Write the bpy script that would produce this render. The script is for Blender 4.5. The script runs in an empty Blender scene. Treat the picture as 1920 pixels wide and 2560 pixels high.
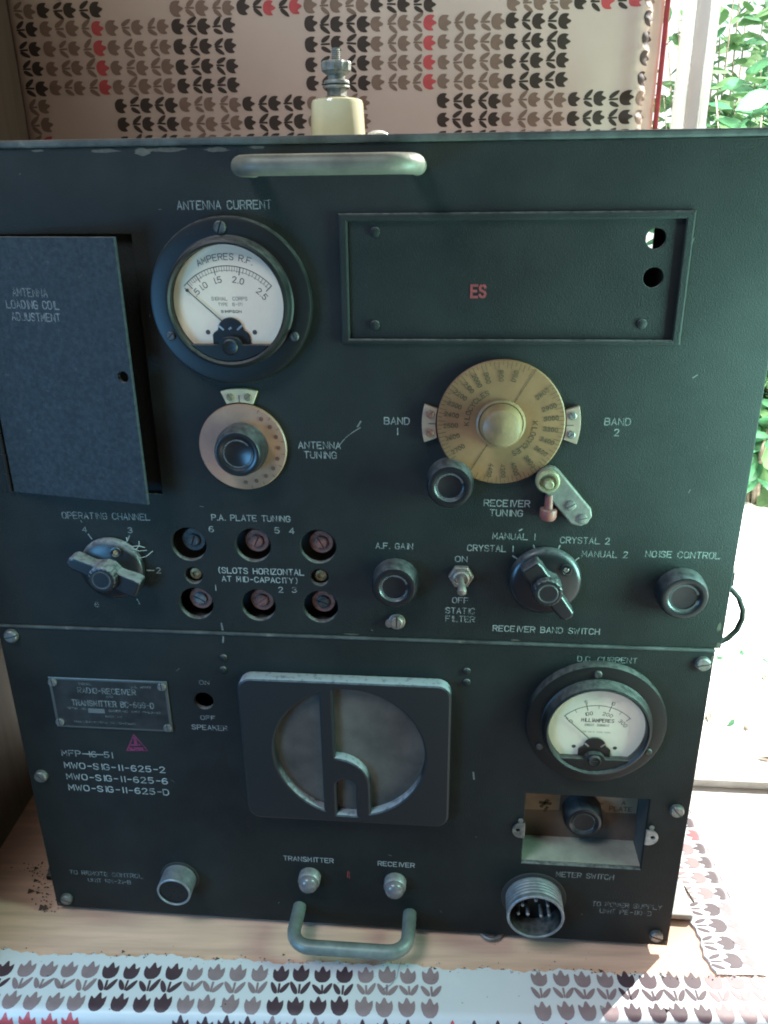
import bpy, bmesh, math, random
from mathutils import Vector, Matrix
random.seed(7)
C = bpy.context.scene
COL = C.collection
R = math.radians
S = 0.001          # all geometry below is written in millimetres

# ------------------------------------------------------------------ camera
cam = bpy.data.cameras.new("camera")
cam.sensor_fit = 'VERTICAL'; cam.sensor_height = 36.0; cam.lens = 36.0 * 2011.05 / 2560.0
cam.clip_start = 0.01; cam.clip_end = 60
camo = bpy.data.objects.new("camera", cam); COL.objects.link(camo)
pi_, ya, ro = R(21.68979), R(5.15955), R(-0.65441)
fw0 = Vector((-math.sin(ya), math.cos(ya), 0)); rt0 = Vector((math.cos(ya), math.sin(ya), 0)); up0 = Vector((0, 0, 1))
fw = fw0 * math.cos(pi_) - up0 * math.sin(pi_); up = up0 * math.cos(pi_) + fw0 * math.sin(pi_)
rt = rt0 * math.cos(ro) + up * math.sin(ro); up = -rt0 * math.sin(ro) + up * math.cos(ro)
m = Matrix.Identity(4)
for i in range(3):
    m[i][0] = rt[i]; m[i][1] = up[i]; m[i][2] = -fw[i]
m.translation = Vector((0, -0.43, 0.502))
camo.matrix_world = m
C.camera = camo

# ------------------------------------------------------------------ world, lamps, exposure
w = bpy.data.worlds.new("World"); C.world = w; w.use_nodes = True
bg = w.node_tree.nodes['Background']; bg.inputs[0].default_value = (0.86, 0.78, 0.68, 1); bg.inputs[1].default_value = 0.065
def aim(o, target):
    o.rotation_euler = (Vector(target) - o.location).to_track_quat('-Z', 'Y').to_euler()
def area(name, loc, target, sx, sy, power, col):
    l = bpy.data.lights.new(name, 'AREA'); l.shape = 'RECTANGLE'; l.size = sx; l.size_y = sy
    l.energy = power; l.color = col
    o = bpy.data.objects.new(name, l); COL.objects.link(o); o.location = loc; aim(o, target); return o
area("window_daylight", (-0.55, -0.72, 1.45), (-0.08, 0.0, 0.15), 0.40, 0.45, 11.5, (0.80, 0.89, 1.0))
area("blue_side_fill", (-0.63, -0.62, 0.27), (-0.15, 0.0, 0.17), 0.28, 0.32, 4.3, (0.16, 0.52, 1.0))  # unseen blue fill added to tint the door and lower left panel
dl = area("veil_glare_fill", (0.30, -0.075, 0.37), (0.10, 0.0, 0.40), 0.08, 0.26, 1.7, (0.45, 1.0, 0.86)); dl.data.spread = R(130)  # unseen teal fill added to lift the panel's right side like veiling glare
area("garden_fill", (1.0, 0.75, 1.0), (1.0, 2.6, 1.0), 0.8, 0.8, 620.0, (1.0, 1.0, 0.95))  # unseen fill lamp added to brighten the near side of the shrubs
sl = bpy.data.lights.new("sunlight", 'SPOT'); sl.energy = 3700; sl.spot_size = R(95); sl.spot_blend = 0.2
sl.shadow_soft_size = 0.03; sl.color = (1.0, 0.97, 0.93)
so = bpy.data.objects.new("sunlight", sl); COL.objects.link(so); so.location = (3.3, 3.2, 3.1); aim(so, (0.6, 0.8, 0.0))
C.cycles.filter_width = 1.9
C.view_settings.view_transform = 'Standard'; C.view_settings.look = 'None'
C.view_settings.exposure = 0.0; C.view_settings.gamma = 1.0; C.view_settings.use_curve_mapping = False

# ------------------------------------------------------------------ materials
def mat(name, base, rough=0.5, metal=0.0, var=0.0, vscale=60, col2=None, bump=0.0, bscale=600, dust=0.0,
        dustcol=(0.30, 0.30, 0.28), spots=0.0, spotcol=(0.3, 0.3, 0.28), spscale=90, spec=0.5, coat=0.0, stretch=None):
    M = bpy.data.materials.new(name); M.use_nodes = True
    nt = M.node_tree; N = nt.nodes; L = nt.links; b = N['Principled BSDF']
    b.inputs['Roughness'].default_value = rough; b.inputs['Metallic'].default_value = metal
    b.inputs['Specular IOR Level'].default_value = spec
    if coat: b.inputs['Coat Weight'].default_value = coat; b.inputs['Coat Roughness'].default_value = 0.08
    tc = N.new('ShaderNodeTexCoord'); src = tc.outputs['Object']
    if stretch:
        mp = N.new('ShaderNodeMapping'); mp.inputs['Scale'].default_value = stretch; L.new(src, mp.inputs[0]); src = mp.outputs[0]
    def noise(scale, detail=5, rgh=0.6):
        n = N.new('ShaderNodeTexNoise'); n.inputs['Scale'].default_value = scale; n.inputs['Detail'].default_value = detail
        n.inputs['Roughness'].default_value = rgh; L.new(src, n.inputs['Vector']); return n.outputs['Fac']
    def ramp(fac, a, bb):
        r = N.new('ShaderNodeMapRange'); r.inputs['From Min'].default_value = a; r.inputs['From Max'].default_value = bb
        L.new(fac, r.inputs['Value']); return r.outputs['Result']
    def mix(fac, c1, c2):
        x = N.new('ShaderNodeMix'); x.data_type = 'RGBA'
        if isinstance(fac, float): x.inputs[0].default_value = fac
        else: L.new(fac, x.inputs[0])
        for i, c in ((6, c1), (7, c2)):
            if isinstance(c, tuple): x.inputs[i].default_value = (*c, 1)
            else: L.new(c, x.inputs[i])
        return x.outputs[2]
    def math_(op, a, bb):
        x = N.new('ShaderNodeMath'); x.operation = op
        for i, c in ((0, a), (1, bb)):
            if isinstance(c, (int, float)): x.inputs[i].default_value = c
            else: L.new(c, x.inputs[i])
        return x.outputs[0]
    col = (base)
    if var or col2:
        c2 = col2 or tuple(min(1, c * (1 + var)) for c in base)
        col = mix(ramp(noise(vscale, 8), 0.35, 0.68), tuple(c * (1 - var * 0.5) for c in base), c2)
    if spots:
        col = mix(math_('MULTIPLY', ramp(noise(spscale, 10, 0.75), 0.60, 0.70), spots), col, spotcol)
    if dust:
        g = N.new('ShaderNodeNewGeometry'); sx = N.new('ShaderNodeSeparateXYZ'); L.new(g.outputs['Normal'], sx.inputs[0])
        f = math_('MULTIPLY', ramp(sx.outputs['Z'], 0.25, 0.85), math_('MULTIPLY', ramp(noise(260, 4), 0.2, 0.6), dust))
        col = mix(f, col, dustcol)
        rr = N.new('ShaderNodeMapRange'); rr.inputs['To Min'].default_value = rough; rr.inputs['To Max'].default_value = 0.9
        L.new(f, rr.inputs['Value']); L.new(rr.outputs[0], b.inputs['Roughness'])
    if isinstance(col, tuple): b.inputs['Base Color'].default_value = (*col, 1)
    else: L.new(col, b.inputs['Base Color'])
    if bump:
        bp = N.new('ShaderNodeBump'); bp.inputs['Strength'].default_value = bump; bp.inputs['Distance'].default_value = 0.0006
        L.new(noise(bscale, 3), bp.inputs['Height']); L.new(bp.outputs[0], b.inputs['Normal'])
    return M

def letter_mat(name, base, lo, hi, scale=420):
    """paint that has partly rubbed off: the letter is cut through by noise"""
    M = mat(name, base, 0.7, var=0.3, vscale=200)
    nt = M.node_tree; N = nt.nodes; L = nt.links; b = N['Principled BSDF']
    tc = N.new('ShaderNodeTexCoord')
    n1 = N.new('ShaderNodeTexNoise'); n1.inputs['Scale'].default_value = scale; n1.inputs['Detail'].default_value = 3
    n2 = N.new('ShaderNodeTexNoise'); n2.inputs['Scale'].default_value = 55; n2.inputs['Detail'].default_value = 2
    L.new(tc.outputs['Object'], n1.inputs['Vector']); L.new(tc.outputs['Object'], n2.inputs['Vector'])
    ad = N.new('ShaderNodeMath'); ad.operation = 'MULTIPLY_ADD'; L.new(n2.outputs[0], ad.inputs[0]); ad.inputs[1].default_value = 0.8
    L.new(n1.outputs[0], ad.inputs[2])
    mr = N.new('ShaderNodeMapRange'); mr.inputs['From Min'].default_value = lo; mr.inputs['From Max'].default_value = hi
    mr.inputs['To Min'].default_value = 0.30; mr.inputs['To Max'].default_value = 0.92
    L.new(ad.outputs[0], mr.inputs['Value']); L.new(mr.outputs[0], b.inputs['Alpha'])
    return M

PAINT = mat('black_wrinkle_paint', (0.0122, 0.0143, 0.0130), 0.6, var=0.5, vscale=16, bump=0.55, bscale=1300,
            spots=0.38, spotcol=(0.055, 0.058, 0.056), spscale=420, dust=0.7, spec=0.25)
DOORPAINT = mat('dusty_black_paint', (0.023, 0.031, 0.0355), 0.6, var=0.5, vscale=420, bump=0.5, bscale=1300,
            spots=0.5, spotcol=(0.11, 0.115, 0.11), spscale=260, dust=0.5, spec=0.3)
LIP = mat('chipped_edge', (0.05, 0.055, 0.05), 0.65, var=0.8, vscale=60, spots=0.85, spotcol=(0.27, 0.24, 0.17), spscale=34, bump=0.3)
BLACK = mat('bakelite', (0.008, 0.009, 0.009), 0.42, dust=0.45, dustcol=(0.20, 0.20, 0.185), spots=0.2, spotcol=(.12, .12, .11), spscale=300, spec=0.35)
KNOB = mat('knob_bakelite', (0.012, 0.013, 0.015), 0.28, dust=0.5, dustcol=(0.17, 0.18, 0.18), spots=0.15, spotcol=(.10, .105, .1), spscale=350)
DUSTYKNOB = mat('dusty_bakelite', (0.010, 0.011, 0.013), 0.35, dust=1.4, dustcol=(0.21, 0.225, 0.23))
WORNRING = letter_mat('worn_ring_paint', (0.10, 0.105, 0.105), 0.6, 1.1, 120)
FAINTRING = mat('faint_ring', (0.045, 0.05, 0.05), .5)
DARK = mat('dark_inside', (0.006, 0.006, 0.006), 0.8)
STEEL = mat('dull_steel', (0.20, 0.20, 0.185), 0.45, 0.75, var=0.5, vscale=200, bump=0.2, dust=0.4)
BLKSTEEL = mat('blackened_screw', (0.06, 0.06, 0.055), 0.5, 0.4, var=0.7, vscale=300, dust=0.6)
NICKEL = mat('worn_nickel', (0.32, 0.32, 0.31), 0.40, 0.6, var=0.5, vscale=160, dust=0.5)
TERM = mat('tarnished_stud', (0.21, 0.21, 0.18), 0.55, 0.5, var=0.6, vscale=180, bump=0.4, bscale=700, dust=0.5)
BRASS = mat('tarnished_brass', (0.30, 0.20, 0.09), 0.5, 0.6, var=0.6, vscale=200)
COPPER = mat('trimmer_copper', (0.22, 0.10, 0.075), 0.55, 0.3, var=0.7, vscale=260)
HANDLE = mat('handle_green_grey', (0.15, 0.148, 0.113), 0.52, 0.2, var=0.4, vscale=50, bump=0.2, spots=0.55, spotcol=(0.09, 0.105, 0.08), spscale=75)
HANDLE2 = mat('handle_verdigris', (0.19, 0.225, 0.20), 0.45, 0.3, var=0.4, vscale=60, bump=0.15, spots=0.6, spotcol=(0.13, 0.25, 0.21), spscale=55)
CERAMIC = mat('cream_glaze', (0.72, 0.66, 0.40), 0.12, var=0.12, vscale=30, coat=0.6)
PORC = mat('white_porcelain', (0.80, 0.78, 0.70), 0.25)
RUBBER = mat('gasket', (0.03, 0.028, 0.025), 0.8)
DIALTAN = mat('yellowed_dial', (0.20, 0.103, 0.045), 0.5, var=0.35, vscale=28, spots=0.5, spotcol=(0.26, 0.175, 0.09), spscale=40, bump=0.1)
DIALPINK = mat('stained_dial', (0.27, 0.15, 0.095), 0.45, var=0.3, vscale=40, spots=0.6, spotcol=(0.36, 0.12, 0.10), spscale=30)
HUBTAN = mat('worn_hub', (0.22, 0.145, 0.072), 0.4, var=0.3, vscale=90, bump=0.2)
DIALINK = letter_mat('dial_ink', (0.075, 0.048, 0.02), 0.55, 0.95, 300)
REDINK = letter_mat('red_dial_ink', (0.13, 0.045, 0.035), 0.55, 1.0, 300)
IVORY = mat('ivory_plate', (0.42, 0.35, 0.22), 0.5, var=0.2, vscale=80)
PINKPLATE = mat('pinkish_plate', (0.27, 0.19, 0.135), 0.5, var=0.2, vscale=80)
ZINC = mat('lock_arm_metal', (0.18, 0.175, 0.15), 0.5, 0.3, var=0.4, vscale=120, bump=0.2)
ZINCY = mat('brassy_lock', (0.27, 0.25, 0.15), 0.45, 0.4, var=0.4, vscale=150, bump=0.2)
REDPL = mat('faded_red_plunger', (0.20, 0.062, 0.05), 0.5, var=0.3, vscale=150, dust=0.4)
LETTER = letter_mat('letter_paint', (0.27, 0.285, 0.26), 0.68, 0.98)
LETTERFAINT = letter_mat('faint_letter_paint', (0.22, 0.24, 0.22), 0.72, 1.10)
LETTERBRIGHT = letter_mat('bright_letter_paint', (0.36, 0.385, 0.35), 0.58, 0.92)
REDPAINT = letter_mat('red_stencil', (0.24, 0.038, 0.038), 0.66, 0.95, 420)
MAGENTA = letter_mat('magenta_stamp', (0.17, 0.022, 0.065), 0.5, 0.85, 500)
FACE = mat('meter_face', (0.80, 0.67, 0.50), 0.6, var=0.05, vscale=30)
INK = mat('meter_ink', (0.05, 0.045, 0.04), 0.6)
INKFAINT = mat('faint_meter_ink', (0.26, 0.24, 0.19), 0.6)
PLATE = mat('nameplate_black', (0.020, 0.022, 0.022), 0.4, var=0.6, vscale=90, spots=0.3, spotcol=(0.07, 0.07, 0.06), spscale=100)
PLATEEDGE = mat('nameplate_edge', (0.14, 0.15, 0.14), 0.4, 0.6)
GRILLE = mat('grille_casting', (0.010, 0.012, 0.014), 0.5, dust=1.5, dustcol=(0.27, 0.30, 0.32), bump=0.08, bscale=900)
CLOTH = mat('speaker_cloth', (0.075, 0.066, 0.054), 0.9, var=0.7, vscale=22, bump=0.8, bscale=1100, spots=0.5, spotcol=(0.13, 0.12, 0.10), spscale=500)
WINTAN = mat('switch_plate_brown', (0.13, 0.075, 0.05), 0.5, var=0.35, vscale=40, spots=0.4, spotcol=(0.06, 0.03, 0.02), spscale=50)
WINGREY = mat('dusty_box_floor', (0.30, 0.28, 0.23), 0.8, var=0.3, vscale=50)
CONN = mat('connector_alloy', (0.27, 0.30, 0.32), 0.45, 0.6, var=0.4, vscale=150, dust=0.25)
JEWEL = mat('frosted_jewel', (0.16, 0.15, 0.15), 0.3, var=0.3, vscale=150, spots=0.5, spotcol=(0.16, 0.07, 0.07), spscale=90, coat=0.4)
CHASSIS = mat('chassis_grey', (0.06, 0.062, 0.058), 0.6, var=0.4, vscale=60)
def leaf_mat(name, c, t):
    M = bpy.data.materials.new(name); M.use_nodes = True; nt = M.node_tree; N = nt.nodes; L = nt.links
    b = N['Principled BSDF']; b.inputs['Roughness'].default_value = 0.4
    oi = N.new('ShaderNodeTexCoord'); n = N.new('ShaderNodeTexNoise'); n.inputs['Scale'].default_value = 14; L.new(oi.outputs['Object'], n.inputs['Vector'])
    x = N.new('ShaderNodeMix'); x.data_type = 'RGBA'; L.new(n.outputs[0], x.inputs[0])
    x.inputs[6].default_value = (*[k * 0.6 for k in c], 1); x.inputs[7].default_value = (*[min(1, k * 1.4) for k in c], 1)
    L.new(x.outputs[2], b.inputs['Base Color'])
    tr = N.new('ShaderNodeBsdfTranslucent'); tr.inputs[0].default_value = (*t, 1)
    ms = N.new('ShaderNodeMixShader'); ms.inputs[0].default_value = 0.45; L.new(b.outputs[0], ms.inputs[1]); L.new(tr.outputs[0], ms.inputs[2])
    L.new(ms.outputs[0], N['Material Output'].inputs[0]); return M
GREEN = leaf_mat('shrub_leaf', (0.05, 0.13, 0.065), (0.10, 0.32, 0.17))
GREEN2 = leaf_mat('pale_leaf', (0.09, 0.17, 0.07), (0.22, 0.42, 0.20))
STEM = mat('dry_stem', (0.20, 0.17, 0.13), 0.8, var=0.4, vscale=40)
glassM = bpy.data.materials.new('meter_glass'); glassM.use_nodes = True
_n = glassM.node_tree.nodes; _l = glassM.node_tree.links
_t = _n.new('ShaderNodeBsdfTransparent'); _g = _n.new('ShaderNodeBsdfGlossy'); _g.inputs['Roughness'].default_value = 0.05
_m = _n.new('ShaderNodeMixShader'); _w = _n.new('ShaderNodeLayerWeight'); _w.inputs[0].default_value = 0.5
_p = _n.new('ShaderNodeMath'); _p.operation = 'POWER'; _p.inputs[1].default_value = 5.0; _l.new(_w.outputs['Facing'], _p.inputs[0])
_f = _n.new('ShaderNodeMath'); _f.operation = 'MULTIPLY_ADD'; _f.inputs[1].default_value = 0.9; _f.inputs[2].default_value = 0.05; _l.new(_p.outputs[0], _f.inputs[0])
_l.new(_f.outputs[0], _m.inputs[0]); _l.new(_t.outputs[0], _m.inputs[1]); _l.new(_g.outputs[0], _m.inputs[2])
_l.new(_m.outputs[0], _n['Material Output'].inputs[0])

# ------------------------------------------------------------------ mesh helpers (millimetres)
class MB:
    def __init__(s): s.v = []; s.f = []; s.mi = []; s.k = 0
    def add(s, vs, fs, mi=0):
        o = len(s.v); s.v += [tuple(v) for v in vs]; s.f += [tuple(i + o for i in f) for f in fs]; s.mi += [mi] * len(fs); return s
    def box(s, x0, x1, y0, y1, z0, z1, mi=0):
        vs = [(x, y, z) for x in (x0, x1) for y in (y0, y1) for z in (z0, z1)]
        return s.add(vs, [(0, 1, 3, 2), (4, 6, 7, 5), (0, 4, 5, 1), (2, 3, 7, 6), (0, 2, 6, 4), (1, 5, 7, 3)], mi)
    def lathe(s, prof, c=(0, 0, 0), n=48, axis='y', mi=0, closed=False):
        """prof: list of (radius, distance). axis y: distance runs towards -Y (out of the panel); z: upwards"""
        vs = []; fs = []
        for r, d in prof:
            for i in range(n):
                a = 2 * math.pi * i / n
                if axis == 'y': vs.append((c[0] + r * math.cos(a), c[1] - d, c[2] + r * math.sin(a)))
                elif axis == 'z': vs.append((c[0] + r * math.cos(a), c[1] - r * math.sin(a), c[2] + d))
                else: vs.append((c[0] + d, c[1] + r * math.cos(a), c[2] + r * math.sin(a)))
        m = len(prof)
        for j in range(m - 1):
            for i in range(n):
                k = (i + 1) % n
                fs.append((j * n + i, j * n + k, (j + 1) * n + k, (j + 1) * n + i))
        if prof[0][0] > 1e-6 and closed: fs.append(tuple(range(n - 1, -1, -1)))
        if prof[-1][0] > 1e-6 and closed: fs.append(tuple((m - 1) * n + i for i in range(n)))
        return s.add(vs, fs, mi)
    def prism(s, pts, y0, y1, mi=0):
        """outline in x,z between depths y0 (back) and y1 (front, smaller y)"""
        n = len(pts); vs = [(x, y0, z) for x, z in pts] + [(x, y1, z) for x, z in pts]
        fs = [tuple(range(n - 1, -1, -1)), tuple(range(n, 2 * n))] + [(i, (i + 1) % n, n + (i + 1) % n, n + i) for i in range(n)]
        return s.add(vs, fs, mi)
    def tube(s, path, r, n=14, mi=0, cap=True):
        P = [Vector(p) for p in path]; vs = []; fs = []; T0 = None; nrm = None
        for i, p in enumerate(P):
            t = (P[min(i + 1, len(P) - 1)] - P[max(i - 1, 0)]).normalized()
            if nrm is None:
                a = Vector((0, 0, 1)) if abs(t.z) < 0.9 else Vector((1, 0, 0)); nrm = t.cross(a).normalized()
            else: nrm = (nrm - t * nrm.dot(t)).normalized()
            bn = t.cross(nrm); rr = r[i] if isinstance(r, (list, tuple)) else r
            for k in range(n):
                an = 2 * math.pi * k / n; vs.append(p + (nrm * math.cos(an) + bn * math.sin(an)) * rr)
        for i in range(len(P) - 1):
            for k in range(n):
                q = (k + 1) % n; fs.append((i * n + k, i * n + q, (i + 1) * n + q, (i + 1) * n + k))
        if cap: fs += [tuple(range(n - 1, -1, -1)), tuple((len(P) - 1) * n + k for k in range(n))]
        return s.add(vs, fs, mi)
    def ribbon(s, pts, wd, y, mi=0):
        """flat mitred stroke in the x,z plane at depth y; every stroke sits a hair above the last"""
        s.k += 1; yy = y - 0.004 * (s.k % 9); n = len(pts); vs = []
        P = [Vector((p[0], p[1])) for p in pts]
        for i, p in enumerate(P):
            if i == 0: d = (P[1] - P[0]).normalized(); q = Vector((-d.y, d.x)); p = p - d * wd * 0.35; l = 1
            elif i == n - 1: d = (P[-1] - P[-2]).normalized(); q = Vector((-d.y, d.x)); p = p + d * wd * 0.35; l = 1
            else:
                d1 = (P[i] - P[i - 1]).normalized(); d2 = (P[i + 1] - P[i]).normalized()
                q = Vector((-d1.y - d2.y, d1.x + d2.x))
                if q.length < 1e-6: q = Vector((-d1.y, d1.x))
                q.normalize(); l = 1 / max(0.5, q.dot(Vector((-d1.y, d1.x))))
            q = q * wd * 0.5 * l
            vs += [(p.x + q.x, yy, p.y + q.y), (p.x - q.x, yy, p.y - q.y)]
        return s.add(vs, [(2 * i, 2 * i + 1, 2 * i + 3, 2 * i + 2) for i in range(n - 1)], mi)
    def mesh(s, name, mats, smooth=True, angle=35):
        me = bpy.data.meshes.new(name); me.from_pydata([(a * S, b * S, c * S) for a, b, c in s.v], [], s.f)
        for M in (mats if isinstance(mats, (list, tuple)) else [mats]): me.materials.append(M)
        me.polygons.foreach_set('material_index', s.mi)
        bm = bmesh.new(); bm.from_mesh(me); bmesh.ops.recalc_face_normals(bm, faces=bm.faces); bm.to_mesh(me); bm.free()
        if smooth:
            me.polygons.foreach_set('use_smooth', [True] * len(me.polygons)); me.set_sharp_from_angle(angle=R(angle))
        me.update(); return me

WPOS = {}
def node(name, me, parent=None, at=(0, 0, 0), bevel=0.0, label=None, seg=2):
    """link an object; `at` is its place in world millimetres, the mesh is written relative to it"""
    o = bpy.data.objects.new(name, me); COL.objects.link(o)
    p = WPOS[parent] if parent else Vector((0, 0, 0))
    o.location = (Vector(at) - p) * S; WPOS[o] = Vector(at); o.parent = parent
    if bevel:
        b = o.modifiers.new('edge', 'BEVEL'); b.width = bevel * S; b.segments = seg; b.limit_method = 'ANGLE'; b.angle_limit = R(40)
    if label: o['label'] = label
    return o
def thing(o, label, cat, group=None, kind=None):
    o['label'] = label; o['category'] = cat
    if group: o['group'] = group
    if kind: o['kind'] = kind
    return o
def copyto(src, parent, at, rot=None):
    c = src.copy(); COL.objects.link(c); c.parent = parent
    c.location = (Vector(at) - (WPOS[parent] if parent else Vector((0, 0, 0)))) * S; WPOS[c] = Vector(at)
    if rot is not None: c.rotation_euler = rot
    for ch in list(src.children):
        if ch is c: continue
        d = ch.copy(); COL.objects.link(d); d.parent = c; WPOS[d] = WPOS[c]
    return c

def circ(cx, cz, r, n=40, a0=0, a1=360):
    k = n if a1 - a0 == 360 else n + 1
    return [(cx + r * math.cos(R(a0 + (a1 - a0) * i / n)), cz + r * math.sin(R(a0 + (a1 - a0) * i / n))) for i in range(k)]
def rect(x0, x1, z0, z1): return [(x0, z0), (x1, z0), (x1, z1), (x0, z1)]
def rrect(x0, x1, z0, z1, r, n=6):
    o = []
    for cx, cz, a in ((x1 - r, z0 + r, -90), (x1 - r, z1 - r, 0), (x0 + r, z1 - r, 90), (x0 + r, z0 + r, 180)):
        o += [(cx + r * math.cos(R(a + 90 * i / n)), cz + r * math.sin(R(a + 90 * i / n))) for i in range(n + 1)]
    return o
def plate(name, outlines, yb, yf, mats, bevel=0.4):
    """flat plate in x,z with holes, from depth yb (back) to yf (front)"""
    cu = bpy.data.curves.new(name, 'CURVE'); cu.dimensions = '2D'; cu.fill_mode = 'BOTH'
    for pts in outlines:
        sp = cu.splines.new('POLY'); sp.points.add(len(pts) - 1); sp.use_cyclic_u = True
        for i, (x, z) in enumerate(pts): sp.points[i].co = (x, z, 0, 1)
    e = (yb - yf) / 2; b = min(bevel, e * 0.9); cu.extrude = e - b; cu.bevel_depth = b; cu.offset = -b; cu.bevel_resolution = 1
    o = bpy.data.objects.new(name, cu); COL.objects.link(o); bpy.context.view_layer.update()
    me = bpy.data.meshes.new_from_object(o.evaluated_get(bpy.context.evaluated_depsgraph_get()))
    bpy.data.objects.remove(o); bpy.data.curves.remove(cu)
    yc = (yb + yf) / 2
    for v in me.vertices: x, y, z = v.co; v.co = (x * S, (yc - z) * S, y * S)
    me.materials.clear()
    for M in (mats if isinstance(mats, (list, tuple)) else [mats]): me.materials.append(M)
    for p in me.polygons: p.material_index = 0; p.use_smooth = True
    me.set_sharp_from_angle(angle=R(30)); return me

# stroke alphabet, 4 x 6 cells
G = {'A': [[(0, 0), (2, 6), (4, 0)], [(.8, 2), (3.2, 2)]],
 'B': [[(0, 3.2), (2.8, 3.2), (3.7, 3.9), (3.7, 5.2), (2.8, 6), (0, 6), (0, 0), (2.9, 0), (4, .8), (4, 2.3), (2.9, 3.2)]],
 'C': [[(4, 4.6), (3.2, 5.8), (2, 6), (.8, 5.8), (0, 4.6), (0, 1.4), (.8, .2), (2, 0), (3.2, .2), (4, 1.4)]],
 'D': [[(0, 0), (0, 6), (2.4, 6), (3.6, 5.2), (4, 4), (4, 2), (3.6, .8), (2.4, 0), (0, 0)]],
 'E': [[(4, 6), (0, 6), (0, 0), (4, 0)], [(0, 3.1), (3.2, 3.1)]], 'F': [[(4, 6), (0, 6), (0, 0)], [(0, 3.1), (3.2, 3.1)]],
 'G': [[(4, 4.7), (3.2, 5.8), (2, 6), (.8, 5.8), (0, 4.6), (0, 1.4), (.8, .2), (2, 0), (3.3, .2), (4, 1.2), (4, 2.8), (2.3, 2.8)]],
 'H': [[(0, 0), (0, 6)], [(4, 0), (4, 6)], [(0, 3), (4, 3)]], 'I': [[(2, 0), (2, 6)]],
 'J': [[(4, 6), (4, 1.4), (3.2, .2), (2, 0), (.8, .2), (0, 1.4)]], 'K': [[(0, 0), (0, 6)], [(4, 6), (0, 2.4)], [(1.3, 3.6), (4, 0)]],
 'L': [[(0, 6), (0, 0), (4, 0)]], 'M': [[(0, 0), (0, 6), (2, 2), (4, 6), (4, 0)]], 'N': [[(0, 0), (0, 6), (4, 0), (4, 6)]],
 'O': [[(2, 6), (.8, 5.8), (0, 4.6), (0, 1.4), (.8, .2), (2, 0), (3.2, .2), (4, 1.4), (4, 4.6), (3.2, 5.8), (2, 6)]],
 'P': [[(0, 0), (0, 6), (2.9, 6), (4, 5.2), (4, 3.6), (2.9, 2.8), (0, 2.8)]],
 'R': [[(0, 0), (0, 6), (2.9, 6), (4, 5.2), (4, 3.7), (2.9, 3), (0, 3)], [(2.2, 3), (4, 0)]],
 'S': [[(3.9, 4.8), (3.2, 5.8), (2, 6), (.8, 5.8), (.1, 4.8), (.6, 3.6), (2, 3.1), (3.4, 2.5), (4, 1.4), (3.2, .2), (2, 0), (.8, .2), (0, 1.2)]],
 'T': [[(0, 6), (4, 6)], [(2, 6), (2, 0)]], 'U': [[(0, 6), (0, 1.4), (.8, .2), (2, 0), (3.2, .2), (4, 1.4), (4, 6)]],
 'V': [[(0, 6), (2, 0), (4, 6)]], 'W': [[(-.3, 6), (.8, 0), (2, 4.4), (3.2, 0), (4.3, 6)]], 'X': [[(0, 0), (4, 6)], [(0, 6), (4, 0)]],
 'Y': [[(0, 6), (2, 3), (4, 6)], [(2, 3), (2, 0)]], 'Z': [[(0, 6), (4, 6), (0, 0), (4, 0)]],
 '0': [[(2, 6), (.8, 5.6), (.2, 4.4), (.2, 1.6), (.8, .4), (2, 0), (3.2, .4), (3.8, 1.6), (3.8, 4.4), (3.2, 5.6), (2, 6)]],
 '1': [[(2, 0), (2, 6)]], '2': [[(.2, 4.8), (1, 5.8), (2, 6), (3.2, 5.7), (3.8, 4.6), (3.2, 3.2), (.2, 0), (4, 0)]],
 '3': [[(.3, 5), (1, 5.8), (2, 6), (3.4, 5.6), (3.6, 4.4), (3, 3.4), (1.8, 3.1)], [(1.8, 3.1), (3.2, 2.8), (4, 1.7), (3.3, .4), (2, 0), (.8, .2), (0, 1)]],
 '4': [[(3, 0), (3, 6), (0, 1.7), (4, 1.7)]], '5': [[(3.7, 6), (.6, 6), (.3, 3.2), (1.8, 3.7), (3.2, 3.4), (4, 2), (3.3, .4), (1.8, 0), (.1, .8)]],
 '6': [[(3.6, 5.4), (2.3, 6), (.9, 5.4), (.1, 3.4), (.2, 1.2), (1.2, .1), (2.8, .1), (3.9, 1.2), (3.7, 2.8), (2.4, 3.5), (.9, 3), (.2, 1.9)]],
 '7': [[(0, 6), (4, 6), (1.4, 0)]], '8': [[(2, 3.2), (.6, 3.9), (.4, 5), (1.2, 5.9), (2.8, 5.9), (3.6, 5), (3.4, 3.9), (2, 3.2), (.3, 2.3), (.1, .9), (1.2, 0), (2.8, 0), (3.9, .9), (3.7, 2.3), (2, 3.2)]],
 '9': [[(.4, .6), (1.7, 0), (3.1, .6), (3.9, 2.6), (3.8, 4.8), (2.8, 5.9), (1.2, 5.9), (.1, 4.8), (.3, 3.2), (1.6, 2.5), (3.1, 3), (3.8, 4.1)]],
 '-': [[(.6, 3), (3.4, 3)]], '.': [[(.2, .1), (.9, .1)]], '(': [[(2.6, 6.4), (1.6, 4.8), (1.6, 1.2), (2.6, -.4)]], ')': [[(1.4, 6.4), (2.4, 4.8), (2.4, 1.2), (1.4, -.4)]]}
ADV = {'I': 2.4, '1': 2.6, '.': 2.2, ' ': 4.2, '(': 3.6, ')': 3.4, '-': 5.0, 'M': 5.8, 'W': 5.9}
def adv(ch): return ADV.get(ch, 5.6)
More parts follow.
